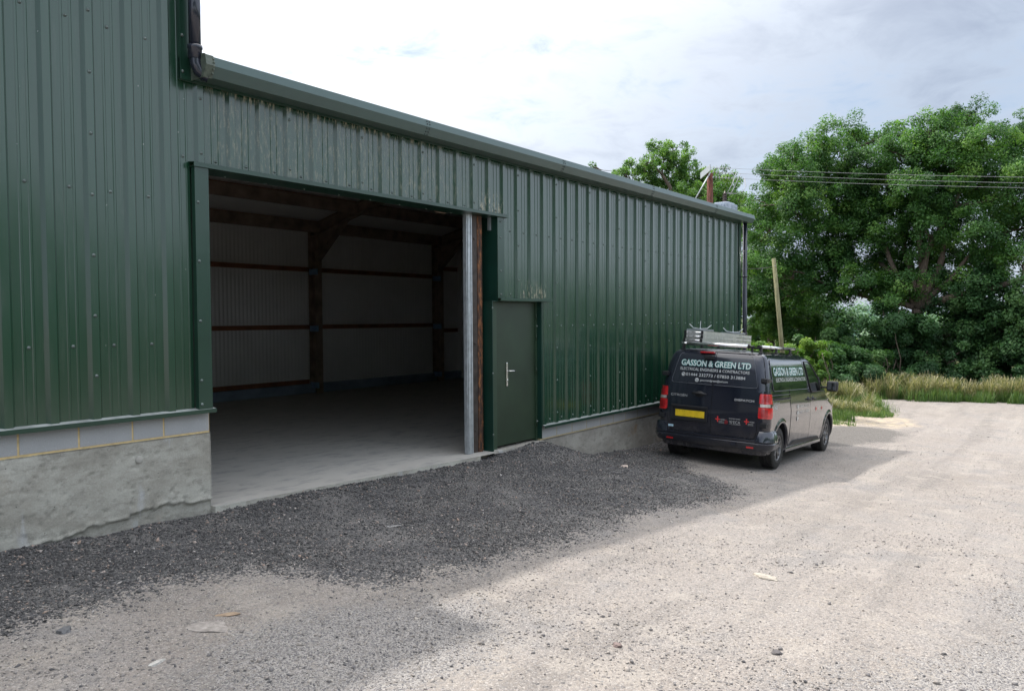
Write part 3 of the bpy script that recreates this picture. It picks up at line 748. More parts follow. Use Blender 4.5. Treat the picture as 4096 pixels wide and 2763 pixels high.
# portal frames
BACK = 8.56
def ibeam(mb, p, q, d, wdt, up=Vector((0,0,1)), tf=.012, tw=.009):
    """I section from p to q; d: depth along up, wdt: flange width"""
    p, q = Vector(p), Vector(q); t = (q-p).normalized(); u = (up-t*up.dot(t)).normalized(); s = t.cross(u); L = (q-p).length
    M = Matrix(((t.x,s.x,u.x,p.x),(t.y,s.y,u.y,p.y),(t.z,s.z,u.z,p.z),(0,0,0,1)))
    mb.box(0, L, -wdt/2, wdt/2, -d/2, -d/2+tf, M=M); mb.box(0, L, -wdt/2, wdt/2, d/2-tf, d/2, M=M); mb.box(0, L, -tw/2, tw/2, -d/2+tf, d/2-tf, M=M)
RIDGE_Y, EZ, SL = 4.30, 4.02, .25
def roof_z(y, off=0): return EZ + SL*(min(y, 2*RIDGE_Y-y)) + off
for xf in (4.83-.1, 9.23, 13.62):
    for sgn in (0, 1):
        Yc = lambda y: y if not sgn else 2*RIDGE_Y-y
        if sgn == 0 and xf > 5: pass
        mb = MB(); y0 = Yc(.24); ibeam(mb, (xf,y0,-.05), (xf,y0,3.95), .25, .20, Vector((0,1 if sgn else -1,0)))
        if not (sgn == 0 and xf < 5): mb.build('steel_column', M_FRAME, SHED)
        else: mb.bm.free()
        mb = MB(); ibeam(mb, (xf, Yc(.12), roof_z(.12,-.20)), (xf, RIDGE_Y, roof_z(RIDGE_Y,-.20)), .25, .19)
        # haunch
        a, b_ = Yc(.36), Yc(1.35)
        pts = [(a, roof_z(.36,-.32)), (b_, roof_z(1.35,-.32)), (a, roof_z(.36,-.32)-.62)]
        mb.poly_extrude(pts, 'x', xf-.006, xf+.006)
        ibeam(mb, (xf, a, pts[2][1]), (xf, b_, pts[1][1]), .02, .19, tf=.008)
        mb.build('rafter', M_FRAME, SHED)
for y in (BACK-.36, 6.85, 5.5, 2*RIDGE_Y-6.85, .40, 3.1):
    mb = MB(); yy = min(y, 2*RIDGE_Y-y); z = roof_z(yy, -.16); z = roof_z(yy, -.11)
    mb.box(.4, 14.7, y-.035, y+.035, z-.20, z+.055); mb.box(.4, 14.7, y-.06, y+.0349, z+.055, z+.065, mi=1); mb.build('purlin', [M_FRAME, M_REDRAIL], SHED)
mb = MB(); mb.box(.31, 14.69, BACK-.16, BACK-.02, -.05, .215); mb.build('inner_plinth', simple('precast_blue_grey', (.20,.25,.32), .8, var=.25, vscale=2), SHED)
for z, xa, xb in ((2.95, .4, 13.5), (1.58, .4, 13.5), (.27, .4, 9.1), (3.2, 13.75, 14.6), (1.42, 13.75, 14.6)):
    mb = MB(); mb.box(xa, xb, BACK-.10, BACK-.03, z-.05, z+.05); mb.box(xa, xb, BACK-.13, BACK-.10, z+.035, z+.05); mb.build('wall_rail', M_REDRAIL, SHED)
for xf in (9.23, 13.62):
    for z in (2.89, 1.54, .19):
        mb = MB(); mb.box(xf-.115, xf-.101, BACK-.42, BACK-.12, z-.07, z+.07); mb.box(xf-.118, xf-.115, BACK-.36, BACK-.345, z-.012, z+.012); mb.box(xf-.118, xf-.115, BACK-.22, BACK-.205, z-.012, z+.012); mb.build('cleat', M_CLEAT, SHED)
# lining sheets and roof
def corr(name, pts, n_dir, L0, L1, pitch, amp, mat, fn):
    """fine ribbed sheet: fn(s, t, h) gives the point for s along the ribs' repeat, t in 0..1 across, h out"""
    s = np.arange(L0, L1, pitch/4); h = np.array([0, 1, 1, 0])[np.arange(len(s)) % 4]*amp
    A = np.array([fn(a, 0, b) for a, b in zip(s, h)]); B = np.array([fn(a, 1, b) for a, b in zip(s, h)])
    V = np.concatenate([A, B]); n = len(s); i = np.arange(n-1)
    me = np_mesh(name, V, np.stack([i, i+1, i+1+n, i+n], -1)); return mesh_obj(name, me, mat, SHED)
corr('back_wall', None, None, .2, 14.75, .1, .010, M_LINER, lambda s, t, h: (s, BACK-h, -.1+t*4.3))
corr('lining_sheet', None, None, .32, BACK, .1, .010, M_LINER, lambda s, t, h: (.30+h, s, -.1+t*(4.05+SL*min(s,BACK-s))))
corr('lining_sheet', None, None, 0, BACK, .1, .010, M_LINER, lambda s, t, h: (14.70-h, s, -.1+t*(4.05+SL*min(s,BACK-s))))
corr('lining_sheet', None, None, 5.7, 14.7, .1, .010, M_LINER, lambda s, t, h: (s, .17+h, 2.1+t*2.0))
corr('lining_sheet', None, None, 6.7, 14.7, .1, .010, M_LINER, lambda s, t, h: (s, .17+h, -.1+t*2.25))
corr('roof_lining', None, None, .2, 14.75, .085, .012, M_LINER, lambda s, t, h: (s, .13+t*(RIDGE_Y-.13), roof_z(.13+t*(RIDGE_Y-.13), -h)))
corr('roof_lining', None, None, .2, 14.75, .085, .012, M_LINER, lambda s, t, h: (s, BACK+.05-t*(BACK+.05-RIDGE_Y), EZ+SL*(2*RIDGE_Y-(BACK+.05-t*(BACK+.05-RIDGE_Y)))-h))
M_ROOF = simple('fibre_cement_roof', (.30,.31,.31), .8, var=.2, vscale=2)
mb = MB()
mb.poly_extrude([(-.16, roof_z(-.16,.05)), (RIDGE_Y, roof_z(RIDGE_Y,.05)), (2*RIDGE_Y+.16, roof_z(-.16,.05)), (2*RIDGE_Y+.16, roof_z(-.16,.11)), (RIDGE_Y, roof_z(RIDGE_Y,.11)), (-.16, roof_z(-.16,.11))], 'x', 1.02, 14.95)
for i in range(46): mb.lathe([(.016,0),(.014,.02),(.0001,.028)], Matrix.Translation((1.25+i*.30,-.10,roof_z(-.10,.11))), 8)
TE = EAVE_T+.05
mb.poly_extrude([(-.16, TE-.01), (RIDGE_Y, TE+SL*RIDGE_Y), (2*RIDGE_Y+.16, TE-.01), (2*RIDGE_Y+.16, TE+.05), (RIDGE_Y, TE+.06+SL*RIDGE_Y), (-.16, TE+.05)], 'x', -9.1, 1.02)
mb.build('roof', M_ROOF, SHED)
mb = MB()   # outer back and end walls, upper gable of the tall bay
mb.box(-9, 14.87, 8.66, 8.70, -1.6, 3.95); mb.box(-9, 1.0, 8.66, 8.70, 3.95, EAVE_T)
mb.poly_extrude([(.17,.13),(8.66,.13),(8.66,3.95),(RIDGE_Y,4.05+SL*RIDGE_Y),(.17,3.98)], 'x', 14.835, 14.873)
mb.poly_extrude([(.21,3.95),(8.66,3.95),(8.66,EAVE_T),(RIDGE_Y,EAVE_T+SL*RIDGE_Y),(.21,EAVE_T)], 'x', .95, .99)
mb.poly_extrude([(.2,-.3),(8.66,-.3),(8.66,EAVE_T),(RIDGE_Y,EAVE_T+SL*RIDGE_Y),(.2,EAVE_T)], 'x', -9.02, -8.98)
mb.build('end_wall', M_CLAD, SHED)
# ------------------------------------------------------------------ the van
VYAW, VSLOPE, VROLL = rad(1.575), rad(3.095), rad(2.266)
def van_axes():
    f = Vector((math.cos(VYAW), math.sin(VYAW), 0)); l_ = Vector((-math.sin(VYAW), math.cos(VYAW), 0)); k = Vector((0,0,1))
    f2 = math.cos(VSLOPE)*f - math.sin(VSLOPE)*k; k2 = math.sin(VSLOPE)*f + math.cos(VSLOPE)*k
    l2 = math.cos(VROLL)*l_ + math.sin(VROLL)*k2; k3 = -math.sin(VROLL)*l_ + math.cos(VROLL)*k2
    return f2, l2, k3
fx, ly, kz = van_axes(); VO = Vector((9.0925, -1.5599, -.6955))
VAN_M = Matrix(((fx.x,ly.x,kz.x,VO.x),(fx.y,ly.y,kz.y,VO.y),(fx.z,ly.z,kz.z,VO.z),(0,0,0,1)))
VAN = empty('van'); VAN.matrix_world = VAN_M
tag(VAN, 'dark grey panel van with signwriting parked beside the shed wall', 'van')

def paint(name, col, dirt=True, rough=.16, coat=1.0):
    m, nt, n, l, b = new_mat(name); N = NT(nt)
    tc = n.new('ShaderNodeTexCoord'); z = N.sep(tc.outputs['Object'])[2]
    d = N.math('MULTIPLY', N.math('SUBTRACT', 1, N.smooth(z, .30, .95)), N.smooth(N.noise(4, 6, .65), .3, .75))
    d = N.math('ADD', N.math('MULTIPLY', d, .30 if dirt else .0), .008)
    l.new(N.mix(d, col, (.20,.17,.145)), b.inputs['Base Color'])
    b.inputs['Metallic'].default_value = .25; l.new(N.math('MULTIPLY_ADD', d, .7, rough), b.inputs['Roughness'])
    l.new(N.math('SUBTRACT', coat, N.math('MULTIPLY', d, 1.2)), b.inputs['Coat Weight']); b.inputs['Coat Roughness'].default_value = .06
    l.new(N.bump(N.noise(3, 2), .03, .02), b.inputs['Coat Normal'])
    return m
V_PAINT = paint('van_paint', (.011,.014,.026), rough=.13); V_PAINT2 = paint('bumper_paint', (.017,.020,.032), dirt=False, rough=.16, coat=1.0)
V_BLACK = simple('black_trim', (.010,.010,.012), .5, var=.2); V_GLASS = simple('dark_glass', (.006,.008,.008), .06, spec=.8, coat=.5, var=.02, vscale=1)
V_SEAM = simple('door_gap', (.002,.002,.003), .9); V_CHROME = simple('chrome', (.62,.63,.65), .18, .9)
V_BADGE = simple('badge_metal', (.50,.50,.50), .3, .3); V_LINE = simple('panel_edge', (.20,.21,.24), .3, .6); V_WHITE = simple('white_vinyl', (.56,.58,.58), .5, var=.04); V_TEAL = simple('teal_vinyl', (.03,.30,.27), .5, var=.04)
V_GREY = simple('grey_vinyl', (.42,.42,.42), .5); V_RED = simple('red_vinyl', (.62,.04,.04), .5)
V_LAMP = simple('red_lens', (.50,.008,.012), .12, coat=1, var=.35, vscale=14, spec=.8); V_LAMPD = simple('red_lens_dark', (.30,.005,.01), .2, coat=1, var=.3, vscale=30)
V_CLEAR = simple('clear_lens', (.60,.52,.50), .15, .3, coat=1, var=.3, vscale=25); V_PLATE = simple('yellow_plate', (.72,.50,.02), .35, var=.12, vscale=12, coat=.3)
V_TYRE = simple('tyre_rubber', (.022,.021,.020), .8, var=.4, vscale=12, bump=.2); V_RIM = simple('dark_alloy', (.17,.17,.175), .35, .7, var=.25, vscale=12)
V_ALU = simple('aluminium', (.66,.66,.64), .38, .75, var=.15, vscale=10); V_ALUB = simple('bright_tube', (.78,.78,.78), .22, .9, var=.08, vscale=5)

HWZ = [(.26,.885),(.34,.925),(.50,.948),(.75,.957),(.95,.957),(1.12,.945),(1.25,.925),(1.45,.893),(1.65,.855),(1.78,.822),(1.85,.785),(1.895,.72),(1.92,.62),(1.935,.45),(1.942,.2)]
XRZ = [(.26,.14),(.50,.105),(.80,.075),(1.10,.075),(1.28,.088),(1.45,.108),(1.65,.140),(1.80,.178),(1.86,.205),(1.90,.26),(1.92,.36),(1.935,.6),(1.942,1.0)]
XFZ = [(.26,4.80),(.40,4.93),(.60,4.95),(.75,4.92),(.90,4.82),(1.02,4.62),(1.12,4.34),(1.20,4.08),(1.30,3.90),(1.50,3.58),(1.70,3.22),(1.82,2.96),(1.88,2.76),(1.91,2.58),(1.93,2.30),(1.942,1.9)]
def itp(t, z): return float(np.interp(z, [a for a, _ in t], [b for _, b in t]))
def hw(z): return itp(HWZ, z)
def rr(z): return max(.02, min(.13, .13 if z < 1.86 else .13+.8*(z-1.86)))
def rfr(z): return .55 if z < 1.15 else max(.25, .55-(z-1.15)*.5)
def barrel(x): return -.022*max(0, (x-3.2)/1.6)**2 - .012*max(0, (1.0-x))**2
def contour(t, z, off=0):
    """t: distance along the plan outline from the middle of the tail, towards the right side (y<0)"""
    sg = -1 if t >= 0 else 1; t = abs(t); h, x0, r = hw(z), itp(XRZ, z), rr(z); L = h-r
    # tail is faintly bowed
    if t <= L: bow = .022*(t/h)**2; return Vector((x0+bow-off, sg*t, z)), Vector((-1, 0, 0))
    a = (t-L)/r
    if a <= PI/2:
        n = Vector((-math.cos(a), sg*math.sin(a), 0)); return Vector((x0+r+.022*(L/h)**2, sg*L, z)) + n*(r+off) + Vector((0,0,0)), n
    x = x0+r+(a-PI/2)*r; return Vector((x, sg*(h+barrel(x)+off), z)), Vector((0, sg, 0))
def rear(y, z, off=0): return contour(-y, z, off)[0] if abs(y) <= hw(z)-rr(z) else contour(-math.copysign(hw(z)-rr(z)+rr(z)*math.asin(min(1,(abs(y)-hw(z)+rr(z))/rr(z))), y), z, off)[0]
def side(x, z, off=0, sg=-1): return Vector((x, sg*(hw(z)+barrel(x)+off), z))

def loop_pts(z):
    h, x0, r, x1, R = hw(z), itp(XRZ, z), rr(z), itp(XFZ, z), rfr(z)
    R = min(R, h*.8); pts = []
    L = h-r
    for i in range(13): pts.append(contour(-L+2*L*i/12, z)[0])
    for i in range(1, 8): pts.append(contour(L+r*PI/2*i/7, z)[0])
    xa = pts[-1].x; xb = x1-R
    S = np.linspace(0, 1, 45)[1:]
    for s in S: x = xa+(xb-xa)*s; pts.append(Vector((x, -(h+barrel(x)), z)))
    hb = h+barrel(xb)
    for i in range(1, 11):
        a = PI/2*i/10; pts.append(Vector((xb+R*math.sin(a), -(hb-R)-R*math.cos(a), z)))
    nb = 8
    for i in range(1, nb): pts.append(Vector((x1+.03*math.sin(PI*i/nb), -(hb-R)*(1-2*i/nb), z)))
    half = pts[13:13+7+44+10]
    for p_ in reversed(half): pts.append(Vector((p_.x, -p_.y, z)))
    pts.pop()  # last equals first region join
    pts.append(Vector((contour(-(L+r*PI/2/7), z)[0])))
    return pts
zs = sorted(set(list(np.linspace(.26, 1.84, 44))+[1.86,1.875,1.89,1.90,1.91,1.918,1.926,1.932,1.938,1.942]))
bm = bmesh.new(); prev = None
for z in zs:
    ring = [bm.verts.new(p) for p in loop_pts(z)]
    if prev:
        for i in range(len(ring)):
            j = (i+1) % len(ring); bm.faces.new((prev[i], prev[j], ring[j], ring[i]))
    else: bm.faces.new(ring[::-1])
    prev = ring
bm.faces.new(prev); bmesh.ops.recalc_face_normals(bm, faces=bm.faces)
for f_ in bm.faces: f_.smooth = True
me = bpy.data.meshes.new('body'); bm.to_mesh(me); bm.free()
body = mesh_obj('body', me, [V_PAINT, V_BLACK], VAN)
# wheel wells
WB0, WB1, WR = .80, 4.075, .343
def cutter():
    mb = MB()
    for x in (WB0, WB1):
        for sg in (-1, 1):
            M = Matrix.Translation((x, sg*.60, .36)) @ Matrix.Rotation(-sg*PI/2, 4, 'X')
            seg = 48; R = .405
            A = [mb.bm.verts.new(M @ Vector((R*math.cos(2*PI*k/seg), R*math.sin(2*PI*k/seg), 0))) for k in range(seg)]
            B = [mb.bm.verts.new(M @ Vector((R*math.cos(2*PI*k/seg), R*math.sin(2*PI*k/seg), .6))) for k in range(seg)]
            for k in range(seg): mb.bm.faces.new((A[k], A[(k+1)%seg], B[(k+1)%seg], B[k]))
            mb.bm.faces.new(A[::-1]); mb.bm.faces.new(B)
    return mb.build('wheel_well_cutter', V_BLACK)
cut = cutter(); cut.matrix_world = VAN_M
bpy.context.view_layer.update()
md = body.modifiers.new('wells', 'BOOLEAN'); md.operation = 'DIFFERENCE'; md.object = cut; md.solver = 'EXACT'
dg = bpy.context.evaluated_depsgraph_get(); dg.update()
me2 = bpy.data.meshes.new_from_object(body.evaluated_get(dg)); body.modifiers.clear(); body.data = me2
bpy.data.objects.remove(cut)
me2.materials.clear(); me2.materials.append(V_PAINT); me2.materials.append(V_BLACK)
for p_ in me2.polygons:
    c = p_.center; p_.material_index = 0; p_.use_smooth = True
    for x in (WB0, WB1):
        d_ = math.hypot(c.x-x, c.z-.36)
        if (d_ < .402 or abs(d_-.405) < .012) and abs(p_.normal.y) < .6 and abs(c.y) < .93: p_.material_index = 1; p_.use_smooth = False
        if d_ < .39 and abs(c.y) < .7: p_.material_index = 1; p_.use_smooth = False
    if c.z < .262: p_.material_index = 1
me2.set_sharp_from_angle(angle=rad(38)) if hasattr(me2, 'set_sharp_from_angle') else None
# arch blisters: raised lip round each wheel, built on the side surface
for x in (WB0, WB1):
    for sg in (-1, 1):
        bm = bmesh.new(); rings = []
        for k in range(41):
            a = PI*(-.08+1.16*k/40); row = []
            for R, o in ((.404,-.03),(.404,.012),(.412,.018),(.430,.019),(.452,.014),(.475,.004),(.50,-.003)):
                xx, zz = x+R*math.cos(a), .36+R*math.sin(a); zz = max(zz, .27)
                row.append(bm.verts.new(side(xx, zz, o, sg)))
            rings.append(row)
        for A, B in zip(rings, rings[1:]):
            for i in range(len(A)-1): f_ = bm.faces.new((A[i], A[i+1], B[i+1], B[i])); f_.smooth = True
        bmesh.ops.recalc_face_normals(bm, faces=bm.faces)
        m_ = bpy.data.meshes.new('wheel_arch'); bm.to_mesh(m_); bm.free(); mesh_obj('wheel_arch', m_, V_PAINT, VAN)

def patch(name, fn, zs, a, b, nu, off, mats, parent=VAN, rim=.006, smooth=True):
    """a sheet following the body: fn(s, z, off); for each z it runs from a(z) to b(z)"""
    bm = bmesh.new(); rows = []
    for z in zs:
        s0, s1 = a(z), b(z); rows.append([bm.verts.new(fn(s0+(s1-s0)*i/nu, z, off)) for i in range(nu+1)])
    for A, B in zip(rows, rows[1:]):
        for i in range(nu):
            f_ = bm.faces.new((A[i], A[i+1], B[i+1], B[i])); f_.smooth = smooth
    if rim:
        bo = [e for e in bm.edges if e.is_boundary]
        for e in bo: e.smooth = False
        ring = {}
        for e in bo:
            for v in e.verts:
                if v not in ring: ring[v] = None
        # inner rim vertices pushed back towards the body
        idx = {}
        for r_, z in zip(rows, zs):
            s0, s1 = a(z), b(z)
            for i, v in enumerate(r_):
                if v in ring: ring[v] = bm.verts.new(fn(s0+(s1-s0)*i/nu, z, off-rim))
        for e in bo:
            p_, q = e.verts; f_ = bm.faces.new((p_, q, ring[q], ring[p_])); f_.smooth = False
    bmesh.ops.recalc_face_normals(bm, faces=bm.faces)
    m_ = bpy.data.meshes.new(name); bm.to_mesh(m_); bm.free()
    return mesh_obj(name, m_, mats, parent)
def rcorner(z, lo, hi, r):
    """how far a rounded corner pulls the edge in at height z"""
    d = 0
    if z < lo+r: d = r-math.sqrt(max(0, r*r-(lo+r-z)**2))
    if z > hi-r: d = max(d, r-math.sqrt(max(0, r*r-(z-hi+r)**2)))
    return d
DOUT = [(.52,.70),(.56,.735),(.65,.757),(1.255,.785),(1.285,.80),(1.30,.865),(1.50,.838),(1.70,.80),(1.80,.775),(1.85,.745),(1.88,.69)]
ZD = [.52,.53,.545,.56,.60,.65,.75,.85,.95,1.05,1.15,1.25,1.27,1.285,1.30,1.32,1.40,1.50,1.60,1.70,1.77,1.80,1.83,1.85,1.865,1.88]
cc = lambda t, z, off: contour(t, z, off)[0]
for sg, nm in ((1, 'left'), (-1, 'right')):
    f_in = lambda z, s=sg: -s*(.0045)
    f_out = lambda z, s=sg: -s*itp(DOUT, z)
    patch('door_gap', cc, [.508]+ZD[1:-1]+[1.888], lambda z, s=sg: s*.004, lambda z, s=sg: -s*(itp(DOUT, z)+.010), 18, .0015, V_SEAM, VAN, rim=.003)
    dr = patch('rear_door', cc, ZD, f_in, f_out, 18, .0045, V_PAINT, VAN, rim=.004)
    # pressed window area with its bright edge
    W = lambda z, s=sg: -s*(.745-(z-1.335)*.23-rcorner(z, 1.335, 1.84, .05))
    zz = [1.335,1.337,1.342,1.35,1.37,1.39]+list(np.linspace(1.42,1.78,8))+[1.80,1.82,1.83,1.837,1.84]
    gl = patch('window', cc, zz, lambda z, s=sg: -s*.012, W, 14, .0085, simple('window_vinyl', (.017,.020,.030), .2, coat=.8, var=.05), dr, rim=.003)
    edge = [cc(-sg*.012, 1.335, .010)] + [cc(W(1.335)*k/10, 1.335, .010) for k in range(1, 11)] + [cc(W(z), z, .010) for z in zz]
    mb = MB(); mb.tube(edge, .0026, 6); mb.build('window_edge', V_LINE, gl)
    if sg == 1: LD = dr
    else: RD = dr
mb = MB(); mb.tube([cc(0, z, .004) for z in ZD], .0045, 6); mb.build('door_gap', V_SEAM, VAN)
# number plate panel and handle on the left door
mb = MB()
def ring_panel(mb, y0, y1, z0, z1, x):
    mb.box(x-.022, x+.03, y1-.035, y1, z0, z1, .010); mb.box(x-.022, x+.03, y0, y0+.05, z0, z1, .010)
    mb.box(x-.030, x+.03, y0, y1, z1-.045, z1, .012); mb.box(x-.020, x+.03, y0, y1, z0, z0+.05, .010)
    mb.box(x-.002, x+.03, y0+.01, y1-.01, z0+.01, z1-.01)
ring_panel(mb, .055, .705, .705, .962, .072)
pp = mb.build('plate_surround', V_BLACK, LD)
mb = MB(); mb.box(.058, .066, .10, .62, .768, .879, .002)
for y, z in ((.60,.868),(.545,.862),(.49,.862),(.46,.860),(.20,.862),(.105,.850),(.35,.778),(.27,.776),(.155,.778)): mb.box(.0565,.058,y-.004,y+.004,z-.004,z+.004,mi=1)
mb.build('number_plate', [V_PLATE, V_BLACK], LD)
mb = MB(); mb.lathe([(.0001,.004),(.075,.002),(.082,-.006)], Matrix.Translation((.068,.215,1.165)) @ Matrix.Rotation(-PI/2,4,'Y') @ Matrix.Diagonal((.62,1,1,1)), 24)
mb.tube([(.070,.345,1.176),(.045,.325,1.178),(.036,.25,1.178),(.036,.16,1.176),(.045,.10,1.172),(.070,.085,1.168)], [.010,.014,.016,.016,.013,.009], 10)
mb.build('handle', V_BLACK, LD)
mb = MB(); mb.box(.115,.19,.022,.19,1.755,1.818,.008); mb.box(.108,.116,.05,.165,1.77,1.783,.002); mb.build('camera_housing', V_BLACK, LD)
mb = MB(); mb.box(.150,.235,.03,.282,1.850,1.884,.012)
for i in range(5): mb.box(.147,.152,.055+i*.045,.08+i*.045,1.858,1.876,.001,mi=1)
mb.build('brake_light', [V_LAMPD, V_LAMP], VAN)
mb = MB(); mb.box(.086,.092,.655,.745,.575,.612,.001); mb.build('sticker', simple('blue_white_sticker', (.45,.62,.75), .4, var=.4, vscale=40), LD)
# hinges on the rear pillars
for sg in (-1, 1):
    for z0, z1 in ((1.435,1.505),(.715,.79)):
        y = .85 if z0 > 1 else .875
        mb = MB(); mb.box(.065,.165, sg*(y-.055), sg*(y+.052), z0, z1, .010); mb.box(.12,.30, sg*(y+.02), sg*(y+.058), z0+.008, z1-.008, .008); mb.build('hinge', V_BLACK, VAN)
# tail lights wrap the corner
for sg in (1, -1):
    s0 = .778
    def A_(z, s=sg): return s*(s0+.03*max(0,(z-1.2)/.07)*.0+rcorner(z,.862,1.262,.03)-.01*(1.26-z)/.4)
    def B_(z, s=sg): return s*(1.035-rcorner(z,.862,1.262,.05)-.03*(z-.86))
    zz = [.862,.866,.875,.90,.95,1.0,1.022]
    z2 = [1.112,1.16,1.20,1.24,1.255,1.262]
    tl = patch('tail_light', cc, sorted(zz+[1.04,1.07,1.095]+z2), A_, B_, 12, .006, V_BLACK, VAN, rim=.008)
    patch('lamp_lens', cc, zz+[1.040], lambda z: A_(z)+sg*.010, lambda z: B_(z)-sg*.010, 12, .020, V_LAMP, tl, rim=.012)
    patch('lamp_lens', cc, [1.100]+z2[1:-1]+[1.256], lambda z: A_(z)+sg*.010, lambda z: B_(z)-sg*.010, 12, .020, V_LAMP, tl, rim=.012)
    patch('reversing_lens', cc, [1.046,1.055,1.07,1.085,1.094], lambda z: A_(z)+sg*.030, lambda z: B_(z)-sg*.07, 10, .018, V_CLEAR, tl, rim=.012)
    for zc, w_ in ((.95, .06), (1.18, .055)):
        patch('lamp_core', cc, [zc-w_+.0, zc-.03, zc, zc+.03, zc+w_], lambda z: A_(z)+sg*.06, lambda z: A_(z)+sg*.15, 6, .0225, V_LAMPD, tl, rim=.004)
# bumper
S_END = 1.36
bm = bmesh.new(); rows = []
for k in range(-40, 41):
    t = S_END*k/40; y = abs(t); top = .515 + .145*smooth01(np.array((y-.74)/.07)).item()
    e = 1 if abs(t) < 1.2 else max(.25, 1-(abs(t)-1.2)/.2)
    prof = [(.330,.0),(.335,.045),(.37,.078),(.43,.094),(.455,.094),(.468,.078),(.488,.088),(top-.028 if y > .75 else .503,.088 if y <= .75 else .055),(top-.006,.070 if y <= .75 else .034),(top,.0)]
    rows.append([bm.verts.new(contour(t, z, o*e)[0]) for z, o in prof])
for A, B in zip(rows, rows[1:]):
    for i in range(len(A)-1): f_ = bm.faces.new((A[i], B[i], B[i+1], A[i+1])); f_.smooth = True
bmesh.ops.recalc_face_normals(bm, faces=bm.faces)
m_ = bpy.data.meshes.new('rear_bumper'); bm.to_mesh(m_); bm.free()
m_.set_sharp_from_angle(angle=rad(35)) if hasattr(m_, 'set_sharp_from_angle') else None
bp = mesh_obj('rear_bumper', m_, V_PAINT2, VAN)
for sg in (-1, 1):
    patch('reflector', cc, [.372,.385,.398], lambda z: -sg*.63, lambda z: -sg*.745, 5, .0965, V_LAMP, bp, rim=.012)
for y in (.42, -.30, -.80, .82):
    mb = MB(); c_, n_ = contour(-y, .435, .094); q = n_.to_track_quat('Z', 'Y').to_matrix().to_4x4()
    mb.lathe([(.013,0),(.011,.003),(.0001,.003)], Matrix.Translation(c_) @ q, 14); mb.build('parking_sensor', V_PAINT2, bp)
mb = MB(); mb.box(-.003,.004,-.46,-.39,.395,.45,.002); mb.box(.003,.006,-.468,-.382,.388,.457); mb.build('tow_cover', V_PAINT2, bp)

